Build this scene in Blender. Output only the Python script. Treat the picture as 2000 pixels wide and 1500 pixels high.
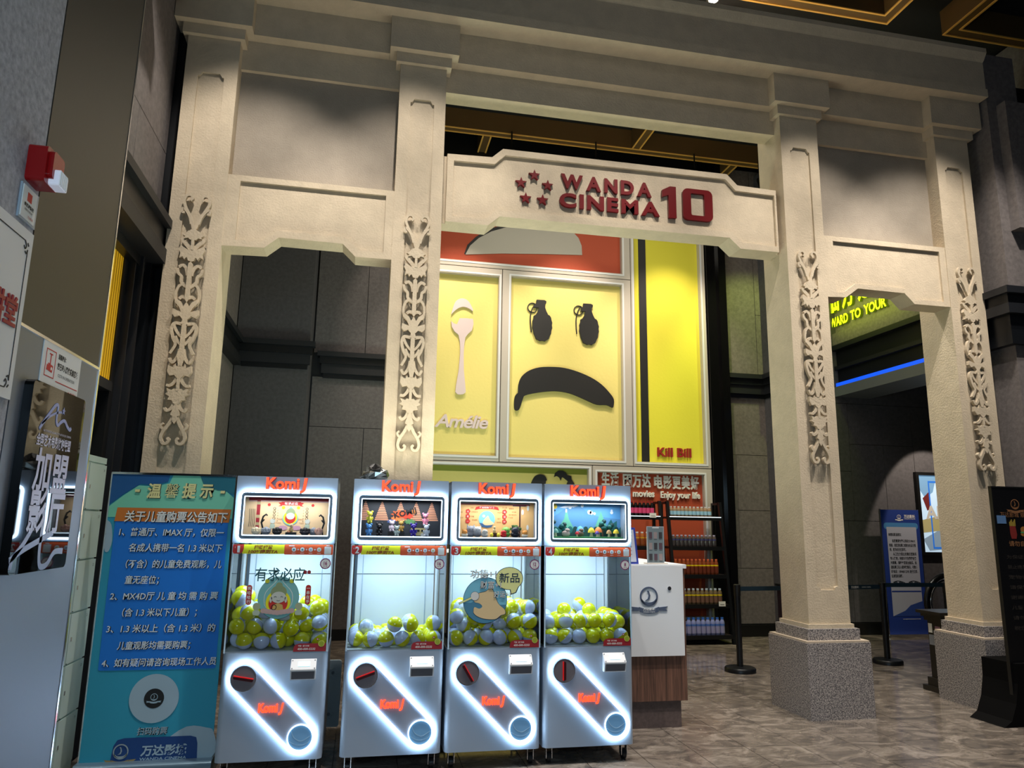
import bpy, bmesh, math, random
import numpy as np
from mathutils import Vector, Matrix
from mathutils.geometry import tessellate_polygon
PI = math.pi
random.seed(7)
for o in list(bpy.data.objects): bpy.data.objects.remove(o)
SC = bpy.context.scene
COL = SC.collection

# ------------------------------------------------------------------ camera, world, exposure
F, PIT, YAW, ROL = 1420.5, .18916, -.19942, .01561
cp, sp, cy, sy = math.cos(PIT), math.sin(PIT), math.cos(YAW), math.sin(YAW)
fw = Vector((-sy*cp, cy*cp, sp)); r0 = Vector((cy, sy, 0)); u0 = r0.cross(fw)
rr = math.cos(ROL)*r0 + math.sin(ROL)*u0
uu = -math.sin(ROL)*r0 + math.cos(ROL)*u0
cam = bpy.data.cameras.new('camera'); camo = bpy.data.objects.new('camera', cam); COL.objects.link(camo)
mw = Matrix((rr, uu, -fw)).transposed().to_4x4(); mw.translation = (0, 0, 1.6)
camo.matrix_world = mw
cam.sensor_width = 36; cam.sensor_fit = 'HORIZONTAL'; cam.lens = F/2000*36; cam.clip_end = 100
SC.camera = camo
SC.view_settings.view_transform = 'Standard'; SC.view_settings.look = 'None'
SC.view_settings.gamma = 1; SC.view_settings.use_curve_mapping = False
SC.view_settings.exposure = 0.0
W = bpy.data.worlds.new('world'); SC.world = W; W.use_nodes = True
W.node_tree.nodes['Background'].inputs[0].default_value = (.55, .6, .75, 1)
W.node_tree.nodes['Background'].inputs[1].default_value = .035

def lin(c): return tuple((x/12.92 if x <= .04045 else ((x+.055)/1.055)**2.4) for x in c)
def spot(x, y, z, tx, ty, tz, power, ang, blend=.4, col=(1, .86, .66), rad=.05):
    l = bpy.data.lights.new('spot', 'SPOT'); l.energy = power; l.spot_size = math.radians(ang); l.spot_blend = blend
    l.color = col; l.shadow_soft_size = rad
    o = bpy.data.objects.new('spot_light', l); COL.objects.link(o); o.location = (x, y, z)
    o.rotation_euler = (Vector((tx, ty, tz))-Vector((x, y, z))).to_track_quat('-Z', 'Y').to_euler()
    return o
def area(x, y, z, sx, sy_, power, col, rot=(0, 0, 0)):
    l = bpy.data.lights.new('area', 'AREA'); l.shape = 'RECTANGLE'; l.size = sx; l.size_y = sy_; l.energy = power; l.color = col
    o = bpy.data.objects.new('area_light', l); COL.objects.link(o); o.location = (x, y, z); o.rotation_euler = rot
    return o
WARM = (1, .83, .66); NEUT = (1, .92, .84)
# track spots in the lobby ceiling, aimed at the gateway
for x, tx, p in ((-.9, -1.1, 540), (.35, .2, 480), (1.5, 1.6, 370), (2.9, 2.9, 370), (4.2, 4.3, 480), (5.4, 5.6, 540)):
    spot(x, 4.3, 7.1, tx, 5.9, 2.2, p, 58, .5, NEUT, .05)
# downlights behind the gateway washing the poster wall
for x in (1.25, 2.95, 4.6):
    spot(x, 9.0, 6.9, x, 10.35, 3.0, 420, 62, .7, WARM, .05)
spot(6.1, 8.8, 6.9, 5.9, 10.4, 3.6, 300, 56, .6, (.80, 1, .22), .05)
spot(.1, 8.6, 6.9, .5, 10.5, 4.6, 120, 40, .5, WARM, .05)
spot(8.9, 9.2, 3.5, 9.1, 10.35, 1.6, 160, 62, .15, WARM, .03)
# broad fills added under the ceiling; cool light inferred behind the camera, source unseen
area(2.4, 2.6, 7.0, 5, 3, 22, (1, .9, .8))
area(3.2, 8.2, 6.9, 4, 1.6, 90, (1, .93, .78))
area(0, -1.2, 2.5, 1.6, .9, 55, (.55, .80, 1), (math.radians(82), 0, 0))
# uplights added out of view behind the machines, brightening soffits and column sides
area(.9, 5.55, 1.95, 3.0, .3, 30, (1, .98, .80), (PI, 0, 0))  # no lamp there: lifts the soffits with light from below
area(1.3, 8.0, 1.3, 2.2, 1.0, 75, (.80, 1, .80), (PI, 0, 0))  # unseen glow of a concession counter, inferred from the greenish soffits
# unseen uplight added on top of the cornice to bring out the ceiling
area(2.3, 6.3, 6.64, 7, .3, 18, (1, .85, .6), (PI, 0, 0))
for x, y in ((3.45, 6.39), (5.2, 4.6), (1.6, 3.6), (4.9, 7.6)):
    spot(x, y, 7.15, x, y, 0, 480, 74, .6, NEUT, .05)

# ------------------------------------------------------------------ materials
MATS = {}
def mat(name, col, rough=.6, metal=0., var=None, bump=None, em=None, spec=None, col2=None, coat=0, world=False, stretch=None, detail=4, alpha=None):
    if name in MATS: return MATS[name]
    m = bpy.data.materials.new(name); m.use_nodes = True; nt = m.node_tree; b = nt.nodes['Principled BSDF']
    c = lin(col)+(1,)
    b.inputs['Base Color'].default_value = c
    b.inputs['Roughness'].default_value = rough; b.inputs['Metallic'].default_value = metal
    if spec is not None: b.inputs['Specular IOR Level'].default_value = spec
    if coat: b.inputs['Coat Weight'].default_value = coat; b.inputs['Coat Roughness'].default_value = .05
    if var or bump:
        if world: src = nt.nodes.new('ShaderNodeNewGeometry').outputs['Position']
        else: src = nt.nodes.new('ShaderNodeTexCoord').outputs['Object']
        if stretch:
            mp = nt.nodes.new('ShaderNodeMapping'); mp.inputs['Scale'].default_value = stretch
            nt.links.new(src, mp.inputs['Vector']); src = mp.outputs[0]
    if var:
        n = nt.nodes.new('ShaderNodeTexNoise'); n.inputs['Scale'].default_value = var[0]; n.inputs['Detail'].default_value = detail
        n.inputs['Roughness'].default_value = .65
        nt.links.new(src, n.inputs['Vector'])
        r = nt.nodes.new('ShaderNodeValToRGB')
        k = var[1]
        a = lin(tuple(max(0, x*(1-k)) for x in col)); d = lin(tuple(min(1, x*(1+k)) for x in (col2 or col)))
        r.color_ramp.elements[0].color = a+(1,); r.color_ramp.elements[1].color = d+(1,)
        r.color_ramp.elements[0].position = .35; r.color_ramp.elements[1].position = .65
        nt.links.new(n.outputs['Fac'], r.inputs['Fac']); nt.links.new(r.outputs['Color'], b.inputs['Base Color'])
    if bump:
        n2 = nt.nodes.new('ShaderNodeTexNoise'); n2.inputs['Scale'].default_value = bump[0]; n2.inputs['Detail'].default_value = 3
        nt.links.new(src, n2.inputs['Vector'])
        bp = nt.nodes.new('ShaderNodeBump'); bp.inputs['Strength'].default_value = bump[1]; bp.inputs['Distance'].default_value = .004
        nt.links.new(n2.outputs['Fac'], bp.inputs['Height']); nt.links.new(bp.outputs['Normal'], b.inputs['Normal'])
    if em:
        b.inputs['Emission Color'].default_value = lin(em[0])+(1,); b.inputs['Emission Strength'].default_value = em[1]
    MATS[name] = m
    return m
def glassmat(name, tint=(1, 1, 1), refl=.06, alpha=0.0, col=(.8, .9, 1)):
    m = bpy.data.materials.new(name); m.use_nodes = True; nt = m.node_tree; nt.nodes.clear()
    out = nt.nodes.new('ShaderNodeOutputMaterial'); t = nt.nodes.new('ShaderNodeBsdfTransparent'); t.inputs[0].default_value = tint+(1,)
    g = nt.nodes.new('ShaderNodeBsdfGlossy'); g.inputs['Roughness'].default_value = .02
    mx = nt.nodes.new('ShaderNodeMixShader'); fr = nt.nodes.new('ShaderNodeFresnel'); fr.inputs[0].default_value = 1.35
    nt.links.new(fr.outputs[0], mx.inputs[0]); nt.links.new(t.outputs[0], mx.inputs[1]); nt.links.new(g.outputs[0], mx.inputs[2])
    last = mx
    if alpha:
        d = nt.nodes.new('ShaderNodeBsdfDiffuse'); d.inputs[0].default_value = lin(col)+(1,)
        m2 = nt.nodes.new('ShaderNodeMixShader'); m2.inputs[0].default_value = alpha
        nt.links.new(mx.outputs[0], m2.inputs[1]); nt.links.new(d.outputs[0], m2.inputs[2]); last = m2
    nt.links.new(last.outputs[0], out.inputs[0]); return m

PLASTER = mat('plaster', (.77, .71, .61), .85, var=(6, .03), bump=(60, .9), world=True)
PLASTER2 = mat('plaster_panel', (.62, .58, .52), .9, var=(5, .03), bump=(80, 1.0), world=True)
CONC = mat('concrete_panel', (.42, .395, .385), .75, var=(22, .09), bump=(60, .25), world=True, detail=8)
CONC_SHADE = mat('concrete_panel_shade', (.30, .295, .31), .75, var=(22, .08), bump=(60, .25), world=True, detail=8)  # same concrete, with the shade of the dim places put into its colour
BLACKM = mat('black_metal', (.075, .085, .10), .35, .2, bump=(20, .05))
LEDGEM = mat('ledge_metal', (.085, .095, .115), .5)
BLACK = mat('black_paint', (.045, .047, .052), .45)
GOLD = mat('gold_edge', (.88, .68, .34), .5)
BROWN = mat('coffer_brown', (.36, .27, .14), .6)
CEIL = mat('ceiling_black', (.05, .05, .06), .9)
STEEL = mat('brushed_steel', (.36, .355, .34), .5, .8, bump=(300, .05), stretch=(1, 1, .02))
CHROME = mat('chrome', (.85, .86, .88), .12, 1.0)
WHITEP = mat('white_paint', (.86, .87, .88), .4)
CREAM = mat('cream_paint', (.73, .70, .66), .5)
MACH = mat('machine_white', (.60, .66, .73), .3)
PLATE = mat('machine_plate', (.62, .66, .74), .4)
FRAMEG = mat('machine_frame_grey', (.30, .34, .38), .4, .3)
LED = mat('led_white', (1, 1, 1), .5, em=((.78, .90, 1), 15.0))
LEDS = mat('led_soft', (1, 1, 1), .5, em=((.84, .94, 1), 6.0))
LEDT = mat('led_tube', (1, 1, 1), .5, em=((.80, .92, 1), 3.2))
REDL = mat('red_lit', (1, .2, .1), .5, em=((1, .30, .16), 1.9))
REDD = mat('red_dim', (.6, .05, .05), .5, em=((.8, .06, .06), .5))
SCREEN = mat('lcd_screen', (.7, .9, 1), .3, em=((.72, .92, .98), 1.0))
GLASS = glassmat('window_glass')
YEL = mat('capsule_yellow', (.93, .90, .08), .14, coat=.5)
WHT = mat('capsule_white', (.83, .86, .96), .14, coat=.5)
P_YEL = mat('poster_yellow', (.90, .84, .50), .75, bump=(30, .4), world=True)
P_YEL2 = mat('poster_bright_yellow', (.88, .85, .24), .7, bump=(30, .3), world=True)
P_RED = mat('poster_orange_red', (.70, .29, .17), .7, bump=(30, .3), world=True)
P_BLK = mat('poster_black', (.07, .075, .085), .6)
P_PINK = mat('spoon_pink', (.86, .79, .79), .6)
LRED = mat('sign_letter_red', (.42, .06, .08), .3)
INK = mat('ink_black', (.06, .07, .08), .6)
WINK = mat('print_white', (.92, .92, .90), .6)
RED = mat('print_red', (.80, .18, .14), .6)
CRED = mat('deep_red', (.62, .12, .16), .5)
YINK = mat('print_yellow', (.95, .92, .10), .6)
ORNG = mat('print_orange', (.92, .36, .16), .6)
BROWNI = mat('print_brown', (.62, .33, .05), .6)
def pm(name, c, r=.6): return mat('print_'+name, c, r)
def wood():
    m = mat('counter_wood', (.38, .27, .22), .5, var=(3, .3), stretch=(14, 14, .6), detail=6); return m
WOOD = wood()
def granite():
    m = bpy.data.materials.new('granite'); m.use_nodes = True; nt = m.node_tree; b = nt.nodes['Principled BSDF']
    g = nt.nodes.new('ShaderNodeNewGeometry'); n = nt.nodes.new('ShaderNodeTexNoise'); n.inputs['Scale'].default_value = 95; n.inputs['Detail'].default_value = 3
    n.inputs['Roughness'].default_value = .8
    r = nt.nodes.new('ShaderNodeValToRGB'); r.color_ramp.interpolation = 'LINEAR'
    e = r.color_ramp.elements; e[0].position = .42; e[0].color = lin((.26, .255, .27))+(1,); e[1].position = .58; e[1].color = lin((.72, .69, .66))+(1,)
    x = e.new(.5); x.color = lin((.52, .50, .50))+(1,)
    nt.links.new(g.outputs['Position'], n.inputs['Vector']); nt.links.new(n.outputs['Fac'], r.inputs['Fac']); nt.links.new(r.outputs[0], b.inputs['Base Color'])
    b.inputs['Roughness'].default_value = .45
    return m
GRAN = granite()
def marble():
    m = bpy.data.materials.new('floor_marble'); m.use_nodes = True; nt = m.node_tree; b = nt.nodes['Principled BSDF']
    g = nt.nodes.new('ShaderNodeNewGeometry')
    mp = nt.nodes.new('ShaderNodeMapping'); mp.inputs['Scale'].default_value = (1, 1.6, 1); mp.inputs['Rotation'].default_value = (0, 0, .25)
    n0 = nt.nodes.new('ShaderNodeTexNoise'); n0.inputs['Scale'].default_value = 3.6; n0.inputs['Detail'].default_value = 10; n0.inputs['Roughness'].default_value = .68; n0.inputs['Distortion'].default_value = 1.2
    r = nt.nodes.new('ShaderNodeValToRGB'); e = r.color_ramp.elements
    e[0].position = .33; e[0].color = lin((.27, .255, .245))+(1,); e[1].position = .72; e[1].color = lin((.62, .58, .54))+(1,)
    x = e.new(.5); x.color = lin((.43, .395, .36))+(1,)
    n1 = nt.nodes.new('ShaderNodeTexNoise'); n1.inputs['Scale'].default_value = 6.5; n1.inputs['Detail'].default_value = 12; n1.inputs['Roughness'].default_value = .75; n1.inputs['Distortion'].default_value = 2.5
    r1 = nt.nodes.new('ShaderNodeValToRGB'); e = r1.color_ramp.elements
    e[0].position = .60; e[0].color = (0, 0, 0, 1); e[1].position = .74; e[1].color = (.8, .8, .8, 1)
    mx = nt.nodes.new('ShaderNodeMix'); mx.data_type = 'RGBA'; mx.inputs['B'].default_value = lin((.84, .79, .72))+(1,)
    L = nt.links.new
    L(g.outputs['Position'], mp.inputs[0]); L(mp.outputs[0], n0.inputs['Vector']); L(mp.outputs[0], n1.inputs['Vector'])
    L(n0.outputs['Fac'], r.inputs['Fac']); L(n1.outputs['Fac'], r1.inputs['Fac'])
    L(r1.outputs[0], mx.inputs['Factor']); L(r.outputs[0], mx.inputs['A']); L(mx.outputs['Result'], b.inputs['Base Color'])
    b.inputs['Roughness'].default_value = .13; b.inputs['Specular IOR Level'].default_value = .6
    return m
MARB = marble()

# ------------------------------------------------------------------ builders
class Fr:                      # a flat frame: u to the viewer's right, v up, w out towards the viewer
    def __init__(s, O, U, V, N): s.O, s.U, s.V, s.N = Vector(O), Vector(U), Vector(V), Vector(N)
    def p(s, u, v, w): return s.O+s.U*u+s.V*v+s.N*w
def front(y, x=0, z=0): return Fr((x, y, z), (1, 0, 0), (0, 0, 1), (0, -1, 0))
def facex(x): return Fr((x, 0, 0), (0, 1, 0), (0, 0, 1), (1, 0, 0))
def facenx(x): return Fr((x, 0, 0), (0, -1, 0), (0, 0, 1), (-1, 0, 0))
def top(z, x=0, y=0): return Fr((x, y, z), (1, 0, 0), (0, 1, 0), (0, 0, 1))

TXT = {}
def text_geo(s, bold, depth, res, space, shear):
    k = (s, bold, round(depth, 4), res, space, shear)
    if k in TXT: return TXT[k]
    c = bpy.data.curves.new('t', 'FONT'); c.body = s; c.size = 1; c.offset = bold; c.resolution_u = res
    c.extrude = depth/2; c.space_character = space; c.shear = shear
    o = bpy.data.objects.new('t', c); COL.objects.link(o)
    me = o.to_mesh(); vs = [tuple(v.co) for v in me.vertices]; fs = [tuple(p.vertices) for p in me.polygons]
    o.to_mesh_clear(); bpy.data.objects.remove(o); bpy.data.curves.remove(c)
    if not vs: vs = [(0, 0, 0)]
    TXT[k] = (vs, fs); return TXT[k]

class MB:
    def __init__(s): s.v, s.f, s.m = [], [], []; s.mats = []
    def mi(s, m):
        if m not in s.mats: s.mats.append(m)
        return s.mats.index(m)
    def add(s, vs, fs, m):
        k = len(s.v); s.v += [tuple(v) for v in vs]; i = s.mi(m)
        for f in fs: s.f.append(tuple(a+k for a in f)); s.m.append(i)
        return s
    def box(s, x0, x1, y0, y1, z0, z1, m):
        vs = [(x, y, z) for z in (z0, z1) for y in (y0, y1) for x in (x0, x1)]
        return s.add(vs, [(0, 2, 3, 1), (4, 5, 7, 6), (0, 1, 5, 4), (2, 6, 7, 3), (0, 4, 6, 2), (1, 3, 7, 5)], m)
    def poly(s, f, loops, w0, w1, m, side=None):    # extruded outline, with holes; w1 None: a flat sheet
        if not isinstance(loops[0][0], (tuple, list)): loops = [loops]
        flat = [p for l in loops for p in l]
        tris = tessellate_polygon([[Vector((p[0], p[1], 0)) for p in l] for l in loops])
        tris2 = []
        for t in tris:
            a, b, c = [flat[i] for i in t]
            ar = (b[0]-a[0])*(c[1]-a[1])-(b[1]-a[1])*(c[0]-a[0])
            if abs(ar) < 1e-12: continue
            tris2.append(tuple(t) if ar > 0 else (t[0], t[2], t[1]))
        if w1 is None: return s.add([f.p(a, b, w0) for a, b in flat], tris2, m)
        n = len(flat)
        s.add([f.p(a, b, w1) for a, b in flat]+[f.p(a, b, w0) for a, b in flat], tris2+[tuple(reversed([i+n for i in t])) for t in tris2], m)
        for li, l in enumerate(loops):
            ar = sum(l[i][0]*l[(i+1) % len(l)][1]-l[(i+1) % len(l)][0]*l[i][1] for i in range(len(l)))
            k = len(l); vs = [f.p(a, b, w1) for a, b in l]+[f.p(a, b, w0) for a, b in l]; fs = []
            for i in range(k):
                j = (i+1) % k; q = (i, i+k, j+k, j)
                fs.append(q if (ar > 0) == (li == 0) else q[::-1])
            s.add(vs, fs, side or m)
        return s
    def rect(s, f, u0, u1, v0, v1, w0, w1, m): return s.poly(f, [(u0, v0), (u1, v0), (u1, v1), (u0, v1)], w0, w1, m)
    def disc(s, f, u, v, r, w0, w1, m, n=28, rv=None):
        rv = rv or r
        return s.poly(f, [(u+r*math.cos(2*PI*i/n), v+rv*math.sin(2*PI*i/n)) for i in range(n)], w0, w1, m)
    def ring(s, f, u, v, r1, r2, w0, w1, m, n=36):
        c = lambda r: [(u+r*math.cos(2*PI*i/n), v+r*math.sin(2*PI*i/n)) for i in range(n)]
        return s.poly(f, [c(r1), c(r2)], w0, w1, m)
    def text(s, f, t, u, v, size, m, w=.001, depth=0., align='L', sx=1., bold=0., width=None, res=2, space=1., shear=0.):
        vs, fs = text_geo(t, bold, depth/size if depth else 0., res, space, shear)
        xs = [p[0] for p in vs]; a, b = min(xs), max(xs)
        if width: sx = width/max(1e-6, (b-a)*size)
        off = {'L': a, 'C': (a+b)/2, 'R': b}[align]
        return s.add([f.p(u+(p[0]-off)*size*sx, v+p[1]*size, w+depth/2+p[2]*size) for p in vs], fs, m)
    def cyl(s, a, b, r, m, n=16, r2=None, caps=True):
        a, b = Vector(a), Vector(b); d = (b-a).normalized()
        x = d.orthogonal().normalized(); y = d.cross(x); r2 = r if r2 is None else r2
        vs = [a+(x*math.cos(2*PI*i/n)+y*math.sin(2*PI*i/n))*r for i in range(n)]+[b+(x*math.cos(2*PI*i/n)+y*math.sin(2*PI*i/n))*r2 for i in range(n)]
        fs = [(i, (i+1) % n, (i+1) % n+n, i+n) for i in range(n)]
        if caps: fs += [tuple(range(n-1, -1, -1)), tuple(range(n, 2*n))]
        return s.add(vs, fs, m)
    def lathe(s, c, prof, m, n=20):
        c = Vector(c); k = len(prof)
        vs = [c+Vector((r*math.cos(2*PI*i/n), r*math.sin(2*PI*i/n), z)) for r, z in prof for i in range(n)]
        fs = [(j*n+i, j*n+(i+1) % n, (j+1)*n+(i+1) % n, (j+1)*n+i) for j in range(k-1) for i in range(n)]
        fs += [tuple(range(n-1, -1, -1)), tuple(range((k-1)*n, k*n))]
        return s.add(vs, fs, m)
    def ell(s, c, rx, ry, rz, m, n=14, k=8):
        vs = [(c[0], c[1], c[2]-rz)]; 
        for j in range(1, k):
            t = -PI/2+PI*j/k
            vs += [(c[0]+rx*math.cos(t)*math.cos(2*PI*i/n), c[1]+ry*math.cos(t)*math.sin(2*PI*i/n), c[2]+rz*math.sin(t)) for i in range(n)]
        vs.append((c[0], c[1], c[2]+rz)); e = len(vs)-1
        fs = [(0, 1+(i+1) % n, 1+i) for i in range(n)]
        for j in range(k-2): fs += [(1+j*n+i, 1+j*n+(i+1) % n, 1+(j+1)*n+(i+1) % n, 1+(j+1)*n+i) for i in range(n)]
        fs += [(e, 1+(k-2)*n+i, 1+(k-2)*n+(i+1) % n) for i in range(n)]
        return s.add(vs, fs, m)
    def tube(s, pts, r, m, n=8, closed=False):
        pts = [Vector(p) for p in pts]; k = len(pts); vs = []; prev = None
        for i, p in enumerate(pts):
            a = pts[(i-1) % k] if (closed or i) else p; b = pts[(i+1) % k] if (closed or i < k-1) else p
            d = (b-a).normalized()
            x = d.orthogonal().normalized() if prev is None else (prev-d*prev.dot(d)).normalized()
            prev = x; y = d.cross(x)
            vs += [p+(x*math.cos(2*PI*j/n)+y*math.sin(2*PI*j/n))*r for j in range(n)]
        fs = []
        for i in range(k if closed else k-1):
            q = (i+1) % k
            fs += [(i*n+j, i*n+(j+1) % n, q*n+(j+1) % n, q*n+j) for j in range(n)]
        if not closed: fs += [tuple(range(n-1, -1, -1)), tuple(range((k-1)*n, k*n))]
        return s.add(vs, fs, m)
    def ribbon(s, f, pts, w, w0, w1, m, taper=1.):   # flat scroll stroke of width w
        P = smooth(pts, 5); L = []; R = []
        for i, p in enumerate(P):
            a = P[max(0, i-1)]; b = P[min(len(P)-1, i+1)]; dx, dy = b[0]-a[0], b[1]-a[1]; l = math.hypot(dx, dy) or 1
            t = i/(len(P)-1); h = w/2*(1-(1-taper)*t)
            L.append((p[0]-dy/l*h, p[1]+dx/l*h)); R.append((p[0]+dy/l*h, p[1]-dx/l*h))
        k = len(P); vs = [f.p(a, b, w1) for a, b in L]+[f.p(a, b, w1) for a, b in R]+[f.p(a, b, w0) for a, b in L]+[f.p(a, b, w0) for a, b in R]
        fs = []
        for i in range(k-1): fs += [(i, i+k, i+k+1, i+1), (i+2*k, i+2*k+1, i+3*k+1, i+3*k), (i, i+1, i+2*k+1, i+2*k), (i+k, i+3*k, i+3*k+1, i+k+1)]
        fs += [(0, 2*k, 3*k, k), (k-1, 2*k-1, 4*k-1, 3*k-1)]
        return s.add(vs, fs, m)
    def build(s, name, parent=None, smooth_=False, world=True, fix=True):
        me = bpy.data.meshes.new(name); me.from_pydata(s.v, [], s.f)
        for m in s.mats: me.materials.append(m)
        me.polygons.foreach_set('material_index', s.m)
        if fix:
            bm = bmesh.new(); bm.from_mesh(me); bmesh.ops.recalc_face_normals(bm, faces=bm.faces); bm.to_mesh(me); bm.free()
        if smooth_:
            me.polygons.foreach_set('use_smooth', [True]*len(me.polygons)); me.set_sharp_from_angle(angle=.7)
        o = bpy.data.objects.new(name, me); COL.objects.link(o)
        if parent is not None:
            o.parent = parent
            if world:
                t = Vector((0, 0, 0)); q = parent
                while q is not None: t += q.location; q = q.parent
                o.location = -t
        return o
def smooth(pts, n=5):
    P = [pts[0]]+list(pts)+[pts[-1]]; out = []
    for i in range(1, len(P)-2):
        a, b, c, d = P[i-1:i+3]
        for k in range(n):
            t = k/n
            out.append(tuple(.5*(2*b[j]+(c[j]-a[j])*t+(2*a[j]-5*b[j]+4*c[j]-d[j])*t*t+(3*b[j]-a[j]-3*c[j]+d[j])*t**3) for j in (0, 1)))
    out.append(tuple(pts[-1])); return out
def rrect(u0, u1, v0, v1, r, n=5):
    out = []
    for cx, cy_, a in ((u1-r, v0+r, -PI/2), (u1-r, v1-r, 0), (u0+r, v1-r, PI/2), (u0+r, v0+r, PI)):
        out += [(cx+r*math.cos(a+PI/2*i/n), cy_+r*math.sin(a+PI/2*i/n)) for i in range(n+1)]
    return out
def tag(o, label=None, cat=None, group=None, kind=None):
    if label: o['label'] = label
    if cat: o['category'] = cat
    if group: o['group'] = group
    if kind: o['kind'] = kind
    return o
def thing(name, label, cat, loc=(0, 0, 0), group=None):
    o = bpy.data.objects.new(name, None); COL.objects.link(o); o.location = loc; o.empty_display_size = .1
    return tag(o, label, cat, group)
def copy_tree(o, parent=None):
    c = o.copy(); COL.objects.link(c)
    if parent is not None: c.parent = parent
    for ch in list(o.children): copy_tree(ch, c)
    return c

# ================================================================== SETTING
# floor: slab and separate marble tiles
fl = MB(); fl.box(-3.2, 12.5, -2.5, 15.5, -.15, -.014, BLACK)
floor = fl.build('floor'); tag(floor, 'polished brown-grey marble floor laid in narrow tiles', kind='structure')
fa = MB(); fa.box(-3.2, 12.5, -2.5, 4.44, -.014, -.0005, MARB); fa.build('near_floor', floor)
fa = MB(); fa.box(9.615, 12.5, 4.448, 15.5, -.014, 0, MARB); fa.box(-3.2, 9.613, 11.4, 15.5, -.014, 0, MARB); fa.build('far_floor', floor)
tb = MB(); tb.box(.0025, .4225, .0025, .8475, -.013, 0, MARB); t0 = None
for i in range(27):
    x = 2.03-.4225*9+.425*i-.0225
    for j in range(-1, 9):
        y = 4.447+.85*j+(.425 if i % 2 else 0)
        if y < 4.0 or y+.85 > 11.3 or x > 9.3: continue
        if t0 is None: t0 = tb.build('tile', floor, world=False); t0.location = (x, y, 0)
        else:
            c = t0.copy(); COL.objects.link(c); c.location = (x, y, 0)

# helper for panelled walls
def panels(parent, f, cells, gap, w0, w1, m):
    for (u0_, u1_, v0_, v1_) in cells:
        p = MB(); p.rect(f, u0_+gap/2, u1_-gap/2, v0_+gap/2, v1_-gap/2, w0, w1, m[0] if isinstance(m, list) else m); p.build('panel', parent)
# back wall (right part, Y 10.38)
b = MB(); b.box(5.4, 12.3, 10.41, 10.9, 0, 7.6, BLACK); wb = b.build('wall_back'); tag(wb, 'dark panelled concrete wall behind the gateway on the right', kind='structure')
f = front(10.41)
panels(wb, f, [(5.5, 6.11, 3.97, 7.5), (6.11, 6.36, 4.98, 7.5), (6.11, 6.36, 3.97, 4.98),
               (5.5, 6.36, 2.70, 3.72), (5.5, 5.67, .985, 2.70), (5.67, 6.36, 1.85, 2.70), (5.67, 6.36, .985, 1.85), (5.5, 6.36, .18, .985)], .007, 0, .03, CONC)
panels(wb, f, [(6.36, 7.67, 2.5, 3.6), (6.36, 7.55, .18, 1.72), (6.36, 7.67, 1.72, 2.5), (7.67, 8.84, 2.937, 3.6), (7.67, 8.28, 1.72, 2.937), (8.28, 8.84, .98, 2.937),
               (8.84, 9.9, 2.5, 3.6), (7.55, 8.28, .18, 1.72), (8.28, 8.84, .18, .98), (8.84, 10.2, .18, 1.2), (8.84, 10.2, 1.2, 2.5), (6.36, 12, 3.6, 7.4)], .007, 0, .03, CONC_SHADE)
b = MB(); b.box(5.5, 12, 10.34, 10.41, 0, .17, BLACK); tag(b.build('baseboard_back'), 'black skirting along the back wall', kind='structure')
def ledge(path_boxes, name, label):
    b = MB()
    for x0, x1, y0, y1 in path_boxes:
        for d, z0, z1, mt in ((0, 3.90, 3.97, LEDGEM), (.035, 3.80, 3.90, BLACKM), (.06, 3.66, 3.80, LEDGEM), (.09, 3.60, 3.66, BLACKM)):
            b.box(x0+(d if x0 > -50 else 0), x1-d, y0+d, y1, z0, z1, mt)
    o = b.build(name); tag(o, label, kind='structure'); return o
ledge([(5.5, 6.36, 10.25, 10.41), (6.1, 6.5, 10.02, 10.41)], 'trim_1', 'dark ledge on the concrete wall right of the posters')
b = MB(); b.box(6.2, 6.5, 10.12, 10.41, 0, 7.4, CONC_SHADE); tag(b.build('wall_pilaster'), 'concrete pilaster where the back wall turns', kind='structure')
# back wall left bay
b = MB(); b.box(-1.9, .6, 10.6, 10.9, 0, 7.6, BLACK); wl = b.build('wall_back_left'); tag(wl, 'dim concrete wall seen through the left bay', kind='structure')
panels(wl, front(10.6), [(-.78, -.06, 3.97, 7.4), (-.06, .55, 3.97, 7.4), (-.78, .6, 2.9, 3.62), (-.78, -.02, .15, 2.9), (-.02, .6, .15, 2.9)], .008, 0, .05, mat('concrete_bay_shade', (.36, .345, .35), .75, var=(22, .09), bump=(60, .25), world=True, detail=8))  # concrete darkened in its colour for the dimness of the left bay
b = MB(); b.box(-1.75, -.8, 10.0, 10.6, 0, 7.4, CONC_SHADE)
tag(b.build('wall_pier_left'), 'concrete pier standing proud in the left bay', kind='structure')
ledge([(-1.75, -.72, 9.88, 10.0), (-.72, .6, 10.42, 10.55)], 'trim_2', 'black ledge across the dim wall of the left bay')
# left wall (plane x = -1.75)
b = MB(); b.box(-2.2, -1.78, -2.4, 10.9, 3.6, 7.6, BLACK); b.box(-2.2, -1.78, 6.6, 10.9, 0, 3.6, BLACK); b.box(-2.6, -2.3, -2.4, 6.6, 0, 3.6, BLACK)
wle = b.build('wall_left'); tag(wle, 'concrete clad wall on the left above the dark doors', kind='structure')
panels(wle, facex(-1.79), [(3.3, 6.12, 4.60, 7.4), (3.3, 5.36, 3.97, 4.60), (5.36, 6.12, 3.97, 4.60), (6.75, 10, 3.97, 7.4), (6.75, 10, .2, 3.62)], .008, 0, .03, CONC)
b = MB()
for d, z0, z1, mt in ((0, 3.9, 3.97, LEDGEM), (.05, 3.72, 3.9, BLACKM), (.02, 3.60, 3.72, LEDGEM)):
    b.box(-1.78, -1.62-d, 3.3, 6.12, z0, z1, mt); b.box(-1.78, -1.64-d, 6.7, 9.95, z0, z1, mt)
tag(b.build('trim_3'), 'black ledge along the left wall', kind='structure')
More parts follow.
